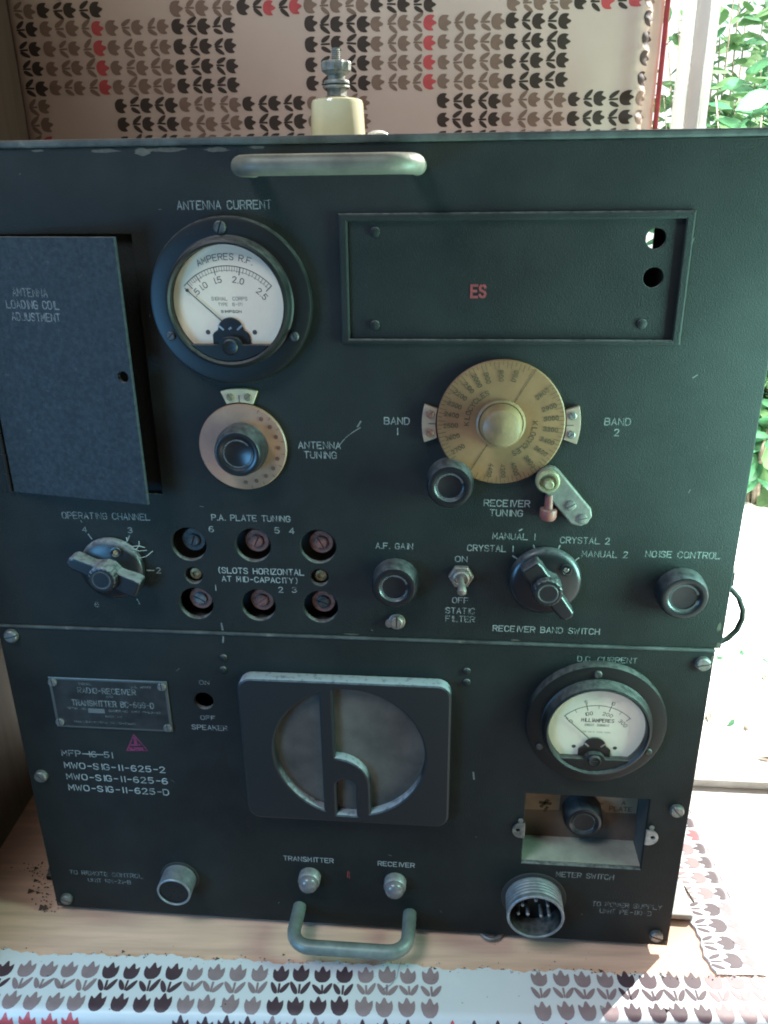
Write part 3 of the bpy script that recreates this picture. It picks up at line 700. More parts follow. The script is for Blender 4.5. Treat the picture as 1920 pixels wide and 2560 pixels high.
# ---- meters
def meter(cx, cz, kindm):
    root = node('panel_meter', None, radio, (cx, 0, cz))
    A = (cx, 0, cz)
    mb = MB()
    mb.lathe([(35.5, 4), (42.8, .2), (43, 1), (43, 5.5), (42.4, 6.6), (41, 7), (34, 7), (33.2, 7.6), (32.6, 12.5), (32.0, 13.8), (30.8, 14.3), (29.8, 13.4), (29.6, 12), (29.6, 8.2)], n=96)
    node('bezel', mb.mesh('bezel', BLACK), root, A)
    # lower web with the zero adjuster boss
    pts = [(29.2 * math.cos(R(a)), 29.2 * math.sin(R(a))) for a in [-134 + 88 * k / 18 for k in range(19)]]
    zc = -20.8
    chord = [(21, zc), (6.5, zc), (5.6, zc + 1.8), (3.6, zc + 3.6), (0, zc + 4.2), (-3.6, zc + 3.6), (-5.6, zc + 1.8), (-6.5, zc), (-21, zc)]
    mb = MB(); mb.prism(pts + chord, -8.3, -12.8); node('adjuster_web', mb.mesh('adjuster_web', BLACK, False), root, A, bevel=0.7)
    mb = MB(); mb.lathe([(4.2, 12.2), (4.2, 13.2), (3.4, 13.9), (2.2, 13.6), (0, 13.6)], (0, 0, zc - 1), 28)
    mb.box(-1.9, 1.9, -13.8, -13.4, zc - 1.3, zc - .7); node('zero_adjuster', mb.mesh('zero_adjuster', BLACK), root, A)
    # dial face with printed scale
    mb = MB(); mb.lathe([(29.5, 8.2), (0, 8.2)], n=64); mb.mi = [0] * len(mb.f)
    Y = -8.3; pz = -12.6 if kindm == 'rf' else -11.4; Rr = 31.5 if kindm == 'rf' else 27.4
    H = 47.0
    pt = lambda r, a: (r * math.sin(R(a)), pz + r * math.cos(R(a)))
    mb.ribbon([pt(Rr, -H + i * 2 * H / 40) for i in range(41)], .38, Y, 1)
    if kindm == 'rf':
        mj = {-43: '.5', -31.5: '1.0', -12.5: '1.5', 13.2: '2.0', 47: '2.5'}
        mb.ribbon([pt(Rr - 2.3, -38 + i * 85 / 40) for i in range(41)], .16, Y, 1)
        for a, s in mj.items():
            mb.ribbon([pt(Rr, a), pt(Rr - 3.9, a)], .42, Y, 1)
            arc_letters(mb, s, 0, pz, Rr - 8.0, 90 - a + (1.5 if a == 47 else 0), 2.9, Y, 1, bold=.75)
        prev = None
        ks = sorted(mj)
        for q in range(4):
            nn = (5, 6, 10, 10)[q]
            for i in range(1, nn):
                a = ks[q] + (ks[q + 1] - ks[q]) * i / nn; mb.ribbon([pt(Rr, a), pt(Rr - (2.9 if i % 2 else 2.2), a)], .2, Y, 1)
        arc_letters(mb, 'AMPERES R.F.', 0, pz, Rr + 3.0, 91, 3.0, Y, 1, bold=.7)
        letters(mb, 'SIGNAL  CORPS', -9.2, 9.8, pz + 14.2, pz + 14.2, 1.7, Y, 2, .9)
        letters(mb, 'TYPE  IS-171', -5.8, 6.8, pz + 11.4, pz + 11.4, 1.5, Y, 2, .9)
        letters(mb, 'SIMPSON', -4.6, 6.2, pz + 7.9, pz + 7.9, 1.2, Y, 1, 1.3)
    else:
        mj = {-46: ('0', ''), -14.5: ('100', '5'), 16: ('200', '10'), 46: ('300', '')}
        for a, (s, s2) in mj.items():
            mb.ribbon([pt(Rr + (1.6 if s2 else 0), a), pt(Rr - 3.0, a)], .4, Y, 1)
            arc_letters(mb, s, 0, pz, Rr - 6.6, 90 - a, 2.3, Y, 1, bold=.85)
            if s2: arc_letters(mb, s2, 0, pz, Rr + 2.0, 90 - a, 2.2, Y, 1, bold=.75)
        for i in range(3):
            ks = sorted(mj); a = (ks[i] + ks[i + 1]) / 2; mb.ribbon([pt(Rr, a), pt(Rr - 2.2, a)], .28, Y, 1)
        letters(mb, 'MILLIAMPERES', -9.4, 10.2, pz + 15.4, pz + 15.4, 2.4, Y, 1, 1.0)
        letters(mb, 'DIRECT  CURRENT', -7, 7.6, pz + 12.4, pz + 12.4, 1.4, Y, 2, 1.1)
        letters(mb, 'FOR USE IN  STEEL PANEL', -8, 9, pz + 7.6, pz + 7.6, .8, Y, 2, 1)
    for sx in (-1, 1): mb.add([(sx * 12.6 + 1.25 * math.cos(R(i * 20)), Y - .05, -19.0 + 4.2 + 1.25 * math.sin(R(i * 20))) for i in range(18)], [tuple(range(18))], 1)
    node('dial_face', mb.mesh('dial_face', [FACE, INK, INKFAINT], False), root, A)
    # movement cover with its two slots
    mb = MB(); zs_ = -21.5
    pts = [(-10, zs_), (10, zs_), (9.9, -16), (8.8, -14.6), (6.9, -13.4)] + [(6.8 * math.cos(R(a)), -13.4 + 6.4 * math.sin(R(a))) for a in range(10, 175, 10)] + [(-6.9, -13.4), (-8.8, -14.6), (-9.9, -16)]
    mb.prism(pts, -8.35, -9.6); node('movement_cover', mb.mesh('movement_cover', BLACK, False), root, A, bevel=0.4)
    mb = MB()
    for sx in (-1, 1): mb.ribbon([(sx * 6.2, -11.2), (sx * 3.9, -13.2)], 1.0, -9.75)
    mb.ribbon([(-.6, -12.9), (.3, -12.3)], 1.1, -9.75) if kindm == 'rf' else None
    node('spring_arm', mb.mesh('spring_arm', NICKEL, False), root, A)
    mb = MB(); an = -47.8 if kindm == 'rf' else -46.5
    tip, st = pt(Rr - .8, an), pt(5, an); md = pt(Rr * .78, an)
    mb.tube([(st[0], -9.3, st[1]), (md[0], -9.3, md[1]), (tip[0], -9.3, tip[1])], [.32, .26, .2], 8)
    if kindm == 'rf':
        q = pt(Rr - 2.6, an); mb.lathe([(.9, 0), (.9, .5), (0, .5)], (q[0], -9.1, q[1]), 12)
    node('needle', mb.mesh('needle', INK), root, A)
    mb = MB(); mb.lathe([(29.4, 11.2), (0, 11.8)], n=64); node('glass', mb.mesh('glass', glassM), root, A)
    for a, sc in ((93, 2.9), (207, 2.5), (333, 2.5)):
        if kindm == 'rf' and a == 93: sc = 3.3
        node('screw', screw_mesh('screw', sc if kindm == 'rf' else sc * .85, BLKSTEEL, random.choice((45, 70, 120))), root,
             (cx + 37.6 * math.cos(R(a)), -7, cz + 37.6 * math.sin(R(a))))
    return root
meter(-118.0, 448.8, 'rf'); meter(92.0, 193.5, 'dc')

# ---- chart frame
mb_ = plate('chart_frame', [rect(-60.3, 115.5, 427, 492.2), rect(-55.8, 111, 429.6, 488.4)], -0.05, -2.0, PAINT, 0.9)
node('chart_frame', mb_, radio)
cb = node('chart_backing', plate('chart_backing', [rect(-55.7, 112.9, 429.4, 488.7), circ(98, 479.2, 4.9, 28), circ(98.7, 460.5, 5.0, 28)], 2.4, 0.6, PAINT, 0.3), radio)
for x, z in ((-42.5, 436.5), (95.6, 437.4), (-41.8, 483.1)):
    mb = MB(); mb.lathe([(2.6, 0), (2.4, .7), (1.4, 1.2), (0, 1.3)], n=20); node('rivet', mb.mesh('rivet', PAINT), cb, (x, 0.6, z))
text(cb, 'ES', 7.8, 15.0, 451, 451, 5.8, 0.4, REDPAINT, bold=1.35)

# ---- panel lettering
def lab(s, x0, x1, z, h=3.7, M=None, par=None): text(par or fp, s, x0, x1, z, z, h, -0.12, M)
lab('ANTENNA CURRENT', -143.3, -94.5, 494.8, 3.9, LETTERFAINT)
lab('ANTENNA', -86.8, -63, 368, 3.8); lab('TUNING', -83.8, -65.5, 362.3, 3.8)
lab('BAND', -38, -24.3, 382.7); lab('1', -31.9, -30.9, 376.7)
lab('BAND', 81.4, 94.9, 383.8, M=LETTERFAINT); lab('2', 87, 89.4, 377.8, M=LETTERFAINT)
lab('RECEIVER', 18.4, 43.9, 335.4); lab('TUNING', 21.9, 40.2, 329.5)
lab('MANUAL 1', 24.1, 48, 315.1); lab('CRYSTAL 2', 62.7, 90.3, 313.6, M=LETTERFAINT)
lab('CRYSTAL 1', 9.8, 35.9, 307.2); lab('MANUAL 2', 75.6, 101.2, 305.3, M=LETTERFAINT)
lab('NOISE CONTROL', 111.3, 152.5, 306.2, M=LETTERFAINT); lab('A.F. GAIN', -43.8, -22.2, 307.2, 3.5)  # NOISE CONTROL kept fainter, its contrast lowered for glare over the right side
lab('ON', 2.9, 9.7, 300, 3.4); lab('OFF', 1.8, 11.2, 272.7, 3.6); lab('STATIC', -2.1, 15, 265.6); lab('FILTER', -2, 15.1, 260)
lab('RECEIVER BAND SWITCH', 26.6, 89.7, 254.4)
lab('OPERATING CHANNEL', -232.9, -178.9, 321.8, 3.9, LETTERFAINT); lab('P.A. PLATE TUNING', -141.1, -94.2, 322.8, 3.5)
for s, x, z in (('6', -143.4, 315.2), ('5', -103.7, 315.4), ('4', -94.9, 315.3), ('2', -103.8, 276.2), ('3', -95.4, 276.4), ('2', -178.9, 286.9)): lab(s, x, x + 2.7, z, 3.5)
lab('1', -144, -143, 276.1, 3.7)
for s, x, z in (('4', -221.8, 313.1), ('3', -193.4, 313.3), ('6', -221.6, 262)): lab(s, x, x + 2.7, z, 3.3, LETTERFAINT)
lab('(SLOTS HORIZONTAL', -140.1, -87.7, 288.2, 3.6, LETTERBRIGHT); lab('AT MID-CAPACITY)', -138.3, -92.4, 282.6, 3.4, LETTERBRIGHT)
mb = MB()
for p, q in (((-218.5, 311.6), (-216.8, 308.5)), ((-192.8, 311.4), (-194.5, 308.2)), ((-184.8, 288.5), (-180.6, 288.5)), ((-193.7, 268.4), (-192.4, 265)),
             ((36.1, 304.6), (39, 302.7)), ((47.5, 311.8), (48.8, 308.7)), ((62.6, 312), (61.5, 308.7)), ((73.8, 304.4), (70.8, 301.6)),
             ((39.0, 320.6), (40.6, 321.6))):
    mb = MB(); mb.ribbon([p, q], .8, -.12); node('index_mark', mb.mesh('index_mark', LETTER, False), fp)

ll = lambda *a, **k: lab(*a, par=lp, **k)
ll('D.C. CURRENT', 78.4, 113.7, 235.3, 3.5, M=LETTERFAINT)
ll('SPEAKER', -168.2, -144.4, 172.3, 3.5); ll('ON', -159.8, -153.4, 207.6, 3.0, M=LETTERFAINT); ll('OFF', -161.5, -151.9, 180.3, 3.0)
ll('MFP-16-51', -262.1, -226.6, 145.4, 4.6); ll('MWO-SIG-11-625-2', -261.9, -190.9, 135.1, 4.7, M=LETTERBRIGHT)
ll('MWO-SIG-11-625-6', -261.9, -190.2, 125.5, 4.7, M=LETTERBRIGHT); ll('MWO-SIG-11-625-D', -261.9, -190.4, 116, 4.7, M=LETTERBRIGHT)
mb = MB(); mb.ribbon([(-247.4, 147.8), (-233, 147.8)], .8, -.25); node('strike_line', mb.mesh('strike_line', LETTER, False), lp)
ll('TRANSMITTER', -112.8, -77.5, 63.4, 3.9, M=LETTERBRIGHT); ll('RECEIVER', -45.8, -20.4, 63.6, 3.8, M=LETTERBRIGHT)
ll('TO REMOTE CONTROL', -273.9, -218.7, 38.2, 3.6, M=LETTERFAINT); ll('UNIT RM-21-B', -260.7, -228.6, 31.7, 3.4, M=LETTERFAINT)
ll('METER SWITCH', 77.4, 115.8, 63.2, 4.2, M=LETTERFAINT)
ll('TO POWER SUPPLY', 103.6, 150.7, 38.6, 3.8, M=LETTERFAINT); ll('UNIT PE-110-D', 109.4, 144.3, 32.5, 3.8, M=LETTERFAINT)

# magenta triangle stamp
mb = MB(); tri = [(-209.2, 166.3), (-200.2, 152.6), (-216.2, 151.8)]
cx_, cz_ = sum(p[0] for p in tri) / 3, sum(p[1] for p in tri) / 3
inn = [(cx_ + (x - cx_) * .80, cz_ + (z - cz_) * .80) for x, z in tri]
mb.add([(x, -.1, z) for x, z in tri + inn], [(0, 1, 4, 3), (1, 2, 5, 4), (2, 0, 3, 5)])
mb.ribbon([(-208.8, 163), (-208.6, 158)], 2.2, -.1); mb.ribbon([(-212, 157), (-206, 157.3)], 1.6, -.1); mb.ribbon([(-212.8, 154), (-204.5, 154.4)], 2.2, -.1)
node('triangle_stamp', mb.mesh('triangle_stamp', MAGENTA, False), lp)
mb = MB(); mb.ribbon([(-67.2, 56.5), (-67.6, 51)], .9, -.12); mb.ribbon([(-66.2, 56), (-66.4, 50)], .5, -.12); node('red_mark', mb.mesh('red_mark', REDPAINT, False), lp)

# ---- nameplate
npl = node('nameplate', plate('nameplate', [rect(-261.2, -181.2, 170, 209.2)], -0.05, -1.3, PLATEEDGE, 0.4), radio)
mb = MB(); mb.add([(x, -1.36, z) for x, z in rect(-259.2, -183, 171.6, 207.6)], [(0, 1, 2, 3)]); node('plate_enamel', mb.mesh('plate_enamel', PLATE, False), npl)
for s, x0, x1, z, h in (('RADIO-RECEIVER', -242, -203, 198.2, 4.0), ('AND', -223.5, -219, 195.3, 1.6), ('TRANSMITTER BC-669-D', -247.5, -192, 188.2, 4.2), ('SIGNAL', -241, -232, 204.4, 1.6), ('U.S. ARMY', -206, -192, 203.6, 1.6),
        ('SERIAL NO.', -251.5, -238.5, 185.0, 1.5), ('ORDER NO. 3057-PHILA-43', -223, -188, 184.2, 1.5), ('MADE BY', -226, -214.5, 179.6, 1.5), ('HALLICRAFTERS CO. CHICAGO', -248, -206, 174.6, 1.4)):
    text(npl, s, x0, x1, z, z, h, -1.45, LETTERFAINT)
mb = MB(); mb.add([(x, -1.42, z) for x, z in rect(-237.3, -226, 182.6, 186.2)], [(0, 1, 2, 3)]); node('serial_box', mb.mesh('serial_box', mat('serial_silver', (0.16, 0.165, 0.155), .5, .3), False), npl)
sm = screw_mesh('screw', 3.0, STEEL, 95)
for x, z in ((-258.2, 205.7), (-184.6, 205.6), (-184.1, 173.5), (-258.2, 174.4)): node('screw', sm, npl, (x, -1.4, z))

# ---- mounting screws and rivets on the lower panel
big = [screw_mesh('mounting_screw', 4.6, STEEL, a, 3.2) for a in (15, 130, 160)]
for i, (x, z) in enumerate(((-280.4, 239.3), (-279.9, 127.7), (-279.8, 14.2), (152.2, 237.3), (150.4, 125.9), (149.6, 15.0))):
    node('mounting_screw', big[i % 3], radio, (x, -0.05, z))
for x, z in ((-142.2, 228.2), (-143.2, 219.3), (11.7, 225.1), (11.9, 217.0)):
    mb = MB(); mb.lathe([(2.5, 0), (2.3, .8), (1.3, 1.4), (0, 1.5)], n=20); node('rivet', mb.mesh('rivet', PAINT), radio, (x, 0, z))

# ---- speaker grille
g = node('speaker_grille', None, radio, (-64, 0, 164))
X0, X1, Z0, Z1 = -132.6, 2.6, 108.8, 219.6
cxg, czg, rg = -62.6, 164.6, 49.0
def on_circle(x, sgn): return czg + sgn * math.sqrt(max(0, rg * rg - (x - cxg) ** 2))
xb0, xb1 = -80.6, -71.7
left = [(xb0, on_circle(xb0, 1))] + [(cxg + rg * math.cos(R(a)), czg + rg * math.sin(R(a))) for a in range(114, 248, 4)] + [(xb0, on_circle(xb0, -1))]
xo, xi = -49.0, -58.8
right = [(xb1, on_circle(xb1, 1))]
right += [(cxg + rg * math.cos(R(a)), czg + rg * math.sin(R(a))) for a in range(98, -74, -4)]
right += [(xo, on_circle(xo, -1) + .2), (xo, 139)]
right += [(xb1 + (xo - xb1) * math.cos(R(a)), 139 + 22.5 * math.sin(R(a))) for a in range(10, 91, 10)]
slot = [(xb1, 115.2), (xi, 115.0), (xi, 139)] + [(xb1 + 6.4 + 6.4 * math.cos(R(a)), 139 + 5 * math.sin(R(a))) for a in range(10, 171, 20)] + [(xb1, 139)]
node('casting', plate('casting', [rrect(X0, X1, Z0, Z1, 9), left, right, slot], -0.05, -9.2, GRILLE, 1.5), g)
mb = MB(); mb.lathe([(49.6, 3.2), (30, 2.9), (0, 2.6)], (cxg, 0, czg + .4), 48); node('speaker_cloth', mb.mesh('speaker_cloth', CLOTH), g)

# ---- dials
td = node('tuning_dial', None, radio, (25.5, 0, 384.8)); A = (25.5, 0, 384.8)
mb = MB(); mb.lathe([(34.0, .6), (34.6, 1.6), (34.6, 3.2), (34, 3.8), (13.2, 4.0), (0, 4)], n=96); node('disc', mb.mesh('disc', DIALTAN), td, A)
mb = MB(); mb.lathe([(13.4, 4), (13.2, 5.4), (12.2, 5.8), (11.6, 5.2), (11.4, 7), (11, 11), (9.8, 13.6), (6.5, 15.2), (0, 15.8)], n=56); node('hub', mb.mesh('hub', HUBTAN), td, A)
mb = MB(); Y = -4.12
for a in (60, 240):
    mb.ribbon([(13.8 * math.cos(R(a)), 13.8 * math.sin(R(a))), (34 * math.cos(R(a)), 34 * math.sin(R(a)))], .55, Y)
nums1 = ((76, '1750'), (92, '1800'), (108, '1900'), (120, '2000'), (132, '2100'), (145, '2200'), (158, '2300'), (170, '2400'), (183, '2500'), (197, '2600'), (213, '2700'))
nums2 = ((38, '2800'), (20, '2900'), (7, '3000'), (-6, '3200'), (-20, '3400'), (-34, '3600'), (-52, '3800'), (-71, '4000'), (-85, '4200'), (-100, '4400'))
for a, s in nums1 + nums2: radial_letters(mb, s, 0, 0, 23.2, a, 2.2, Y, bold=1.5, out=(a < 90))
for a in list(range(66, 232, 4)): mb.ribbon([((30.2 if a % 3 else 32) * math.cos(R(a)), (30.2 if a % 3 else 32) * math.sin(R(a))), (34 * math.cos(R(a)), 34 * math.sin(R(a)))], .34, Y)
for a in list(range(-112, 42, 4)): mb.ribbon([((30.2 if a % 3 else 32.2) * math.cos(R(a)), (30.2 if a % 3 else 32.2) * math.sin(R(a))), (34 * math.cos(R(a)), 34 * math.sin(R(a)))], .3, Y)
arc_letters(mb, 'KILOCYCLES', 0, 0, 17.2, 148, 2.5, Y, bold=1.2); arc_letters(mb, 'KILOCYCLES', 0, 0, 17.2, -31, 2.5, Y, bold=1.2)
node('scale_print', mb.mesh('scale_print', DIALINK, False), td, A)
ad = node('tuning_dial', None, radio, (-118.2, 0, 368.8)); A = (-118.2, 0, 368.8)
mb = MB(); mb.lathe([(24.6, .6), (25.1, 1.5), (25.1, 3), (24.6, 3.6), (0, 3.8)], n=80); node('disc', mb.mesh('disc', DIALPINK), ad, A)
mb = MB()
for i, a in enumerate(range(55, -106, -18)):
    mb.lathe([(1.25, 3.9), (0, 3.9)], (20.6 * math.cos(R(a)), -.02, 20.6 * math.sin(R(a))), 14)
    mb.ribbon([(22.6 * math.cos(R(a + 9)), 22.6 * math.sin(R(a + 9))), (24.5 * math.cos(R(a + 9)), 24.5 * math.sin(R(a + 9)))], .35, -3.95)
node('scale_print', mb.mesh('scale_print', REDINK, False), ad, A)
def knob(cx, cz, r, h, base=0, parent=radio, ring=.56, M=KNOB, name='knob', rm=WORNRING):
    k = node(name, None, parent, (cx, -base, cz)); A = (cx, -base, cz)
    mb = MB(); mb.lathe([(r * 1.02, 0), (r * 1.02, h * .25), (r, h * .6), (r * .97, h * .85), (r * .90, h * .97), (r * .80, h), (r * .66, h * .97), (r * .60, h * .9), (r * (ring + .03), h * .89), (r * (ring - .03), h * .87), (r * .48, h * .86), (0, h * .85)], n=64)
    node('body', mb.mesh('body', M), k, A)
    mb = MB(); n = 40; a0, a1 = 20, 345
    mb.ribbon([(r * ring * math.cos(R(a0 + (a1 - a0) * i / n)), r * ring * math.sin(R(a0 + (a1 - a0) * i / n))) for i in range(n + 1)], r * .085, -h * .91)
    node('ring', mb.mesh('ring', rm, False), k, A); return k
# antenna tuning knob sits on its dial
kk = node('hand_knob', None, radio, (-118.0, -3.8, 368.9))
mb = MB(); h = 12.5; r = 13.8
mb.lathe([(14.6, 0), (14.6, 4), (14.0, 5), (13.6, 8), (13.2, 11), (12.2, 12.4), (10.8, 12.6), (9.2, 11.9), (8.4, 11.4), (0, 11.2)], n=64); node('body', mb.mesh('body', KNOB), kk, (-118.0, -3.8, 368.9))
mb = MB(); mb.ribbon([(7.8 * math.cos(R(40 + i * 8)), 7.8 * math.sin(R(40 + i * 8))) for i in range(41)], .9, -11.6); node('ring', mb.mesh('ring', WORNRING, False), kk, (-118.0, -3.8, 368.9))
knob(-1.2, 350.8, 13.1, 13); knob(-32.3, 287.2, 13.6, 12)
knob(133, 285.6, 14.0, 11, rm=FAINTRING)

# ---- index plates beside the dials
def index_plate(cx, cz, r0, r1, a_mid, span, M, sl):
    pts = [(cx + r1 * math.cos(R(a_mid - span / 2 + span * i / 10)), cz + r1 * math.sin(R(a_mid - span / 2 + span * i / 10))) for i in range(11)]
    pts += [(cx + r0 * math.cos(R(a_mid + span / 2 * .92 - span * .92 * i / 10)), cz + r0 * math.sin(R(a_mid + span / 2 * .92 - span * .92 * i / 10))) for i in range(11)]
    p = node('index_plate', MBprism(pts, -.05, -2.6, M), radio, bevel=0.3)
    mb = MB(); a = a_mid
    mb.ribbon([(cx + r0 * math.cos(R(a)), cz + r0 * math.sin(R(a))), (cx + (r0 * .5 + r1 * .5) * math.cos(R(a)), cz + (r0 * .5 + r1 * .5) * math.sin(R(a)))], .5, -2.72); node('index_line', mb.mesh('index_line', INK, False), p)
    rm = r0 * .55 + r1 * .45
    for q, an in ((-1, 40), (1, 125)):
        aa = a_mid + q * span * .27
        node('screw', screw_mesh('screw', 2.1, sl, an, 1.0), p, (cx + rm * math.cos(R(aa)), -2.6, cz + rm * math.sin(R(aa))))
def MBprism(pts, y0, y1, M):
    mb = MB(); mb.prism(pts, y0, y1); return mb.mesh('plate', M, False)
BR2 = mat('screw_bronze', (0.17, 0.14, 0.08), .5, .4, var=.5, vscale=250)
RD2 = mat('screw_copper', (0.20, 0.10, 0.07), .5, .4, var=.5, vscale=250)
index_plate(-118.2, 368.8, 25.8, 33.6, 90, 36, IVORY, BR2)
index_plate(25.5, 384.0, 35.2, 42.8, 180, 29, PINKPLATE, RD2)
index_plate(25.5, 384.0, 35.2, 42.8, 0, 29, PINKPLATE, STEEL)

# ---- dial lock arm
lk = node('dial_lock', None, radio, (60, 0, 345))
ax = Vector((53.0, 354.5)); bx = Vector((72.3, 332.0)); d = (bx - ax).normalized(); q = Vector((-d.y, d.x)); wv = 6.9
pts = [tuple(ax + q * wv - d * 2)] 
pts = [tuple(ax + q * wv), ] + [tuple(ax - d * (wv * .95) * math.sin(R(a)) + q * wv * math.cos(R(a))) for a in range(25, 160, 22)] + [tuple(ax - q * wv), tuple(bx - q * wv), tuple(bx - q * wv * .55 + d * 4.5), tuple(bx + d * 5.6), tuple(bx + q * wv * .7 + d * 3.8), tuple(bx + q * wv)]
mb = MB(); mb.prism(pts, -1.2, -5.2); node('arm', mb.mesh('arm', ZINC, False), lk, bevel=0.8)
mb = MB(); mb.lathe([(6.6, 5), (6.6, 8.2), (5.8, 9.2), (4.6, 9.2), (4.0, 7.4), (0, 7.2)], (52.3, 0, 353.4), 40); node('clamp_ring', mb.mesh('clamp_ring', ZINCY), lk)
mb = MB(); mb.lathe([(2.7, 7), (2.7, 12.2), (2.2, 12.8), (0, 12.8)], (52.6, 0, 353.0), 24); node('clamp_nut', mb.mesh('clamp_nut', ZINCY), lk)
for x, z, an in ((66.3, 338.7, 30), (73.2, 331.0, 15)): node('screw', screw_mesh('screw', 2.9, ZINC, an, .9), lk, (x, -5.2, z))
mb = MB(); mb.lathe([(2.4, 0), (2.4, -8.6), (4.6, -8.8), (4.8, -10), (4.7, -13.6), (3.8, -15.0), (0, -15.2)], (54.2, -3.5, 344.5), 28, 'z'); node('plunger', mb.mesh('plunger', REDPL), lk)

# ---- selector knobs
def selector(cx, cz, ang, rs, M, hole, tail=18.0, tip=23.0):
    k = node('selector_knob', None, radio, (cx, 0, cz)); A = (cx, 0, cz)
    mb = MB(); mb.lathe([(rs, .3), (rs + .3, 1.2), (rs, 3.4), (rs * .96, 4.6), (rs * .86, 5.6), (rs * .6, 6.6), (0, 7)], n=64); node('skirt', mb.mesh('skirt', M), k, A)
    o = [(-tail, -5.6), (-tail + 5, -6.3), (-8.2, -6.0), (-6.2, -6.4), (-2, -8.6), (2.5, -8.4), (6.5, -6.0), (9, -4.8), (tip - 2.5, -4.2), (tip, -2.4), (tip + .4, 2.4), (tip - 2, 4.2), (9, 4.8), (6.5, 6.0), (2.5, 8.4), (-2, 8.6), (-6.2, 6.4), (-8.2, 6.0), (-tail + 5, 6.3), (-tail, 5.6)]
    ca_, sa_ = math.cos(R(ang)), math.sin(R(ang)); tr = lambda P_: [(x * ca_ - z * sa_, x * sa_ + z * ca_) for x, z in P_]
    mb = MB(); mb.prism(tr(o), -4.2, -14.5); node('grip', mb.mesh('grip', M, False), k, A, bevel=1.6, seg=3)
    hb = [(8.6 * math.cos(R(a)) * (1.03 if i % 2 else 0.97), 8.6 * math.sin(R(a)) * (1.03 if i % 2 else .97)) for i, a in enumerate(range(0, 360, 10))]
    mb = MB(); mb.prism(tr(hb), -12, -19.0); node('hub', mb.mesh('hub', M, False), k, A, bevel=1.5, seg=3)
    mb = MB(); mb.lathe([(5.9, 19.02), (5.5, 19.3), (4.8, 19.02)], n=32); node('hub_mark', mb.mesh('hub_mark', FAINTRING, True), k, A)
    hx, hz = hole[0] - cx, hole[1] - cz
    mb = MB(); mb.lathe([(3.0, 5.4), (3.5, 7.4), (2.5, 7.6), (2.2, 6.6), (0, 6.4)], (hx, 0, hz), 24); node('screw_well', mb.mesh('screw_well', M), k, A)
    node('set_screw', screw_mesh('set_screw', 1.7, BRASS if M is DUSTYKNOB else STEEL, 50, .9), k, (hole[0], -6.5, hole[1]))
    return k
selector(55.2, 290.2, -53, 20.8, KNOB, (66.2, 299.6))
selector(-205.6, 290.2, 156, 19.8, DUSTYKNOB, (-199.9, 303.0), tail=21.5, tip=23.5)

# ---- toggle switch and screw under the gain knob
tg = node('toggle_switch', None, radio, (6.5, 0, 291)); A = (6.5, 0, 291)
TOG = mat('toggle_metal', (0.24, 0.20, 0.17), 0.45, 0.6, var=0.4, vscale=200, dust=.5)
mb = MB(); mb.lathe([(7.4, 0), (7.4, 2.6), (6.6, 3.2), (5.0, 3.2)], n=6); node('hex_nut', mb.mesh('hex_nut', TOG), tg, A)
mb = MB(); mb.lathe([(5.0, 3), (4.9, 5.2), (4.0, 5.8), (3.4, 5.0), (0, 4.8)], n=32); node('bushing', mb.mesh('bushing', TOG), tg, A)
mb = MB(); mb.tube([(0, -4.5, 0), (.2, -8, -.6), (.4, -12.5, -2.4), (.5, -14.3, -3.2), (.55, -15.5, -3.8), (.6, -16.2, -4.1)], [1.6, 1.8, 2.5, 2.8, 2.4, .8], 18); node('lever', mb.mesh('lever', TOG), tg, A)
mb = MB(); mb.lathe([(5.2, 0), (5.2, 1.0), (4.4, 1.3), (0, 1.3)], (-31.7, 0, 258.8), n=20); mb.lathe([(2.6, 0), (2.4, 1.8), (0, 2)], (-36.2, 0, 257.6), n=12); node('lock_nut', mb.mesh('lock_nut', TOG), radio)
node('lock_screw', screw_mesh('lock_screw', 4.0, TOG, 88, 2.2), radio, (-31.7, -1.2, 259.2))

# ---- trimmers behind the six holes
for i, (x, z) in enumerate(PA):
    mt = (BLKSTEEL, COPPER, COPPER, STEEL, COPPER, BLKSTEEL)[i]
    t = node('trimmer', None, radio, (x + .6, 11.5, z - .4)); A = (x + .6, 11.5, z - .4)
    mb = MB(); mb.lathe([(7.6, 0), (7.6, 3), (7.0, 3.6), (0, 3.6)], n=28); node('rotor', mb.mesh('rotor', COPPER if i != 0 else BLKSTEEL), t, A)
    node('screw', screw_mesh('screw', 4.2, mt, (70, 65, 120, 150, 35, 160)[i], 1.6), t, (x + .6, 7.9, z - .4))
for i, (x, z) in enumerate(SM):
    mb = MB(); mb.lathe([(4.2, 0), (4.2, 5), (3.6, 6), (2.0, 6.4), (1.6, 5.4), (0, 5.2)], n=24); node('adjusting_post', mb.mesh('adjusting_post', BRASS), radio, (x, 10, z - .6))

# ---- meter switch window
ws = node('meter_switch', None, radio, (93, 27, 103)); Z = (0, 0, 0)
mb = MB(); mb.box(50.8, 135.4, 27, 29, 60, 136); node('switch_plate', mb.mesh('switch_plate', WINTAN, False), ws)
mb = MB(); mb.box(52.6, 133.4, 3.6, 26.9, 71, 72.9); node('box_floor', mb.mesh('box_floor', WINGREY, False), ws)
mb = MB(); mb.box(50.8, 52.4, 3.6, 26.8, 71, 136); mb.box(133.6, 135, 3.6, 26.8, 71, 136); mb.box(52.6, 133.4, 3.6, 26.8, 134, 135.5); node('box_wall', mb.mesh('box_wall', CHASSIS, False), ws)
mb = MB(); mb.prism([(108.5, 101), (112, 97), (133, 97.5), (133, 121), (99, 121)], 26.95, 26.6); mb.prism([(52.6, 96), (80, 97), (80, 121), (52.6, 121)], 26.95, 26.6)
node('legend_card', mb.mesh('legend_card', mat('legend_tan', (0.30, 0.20, 0.12), .6, var=.35, vscale=40), False), ws)
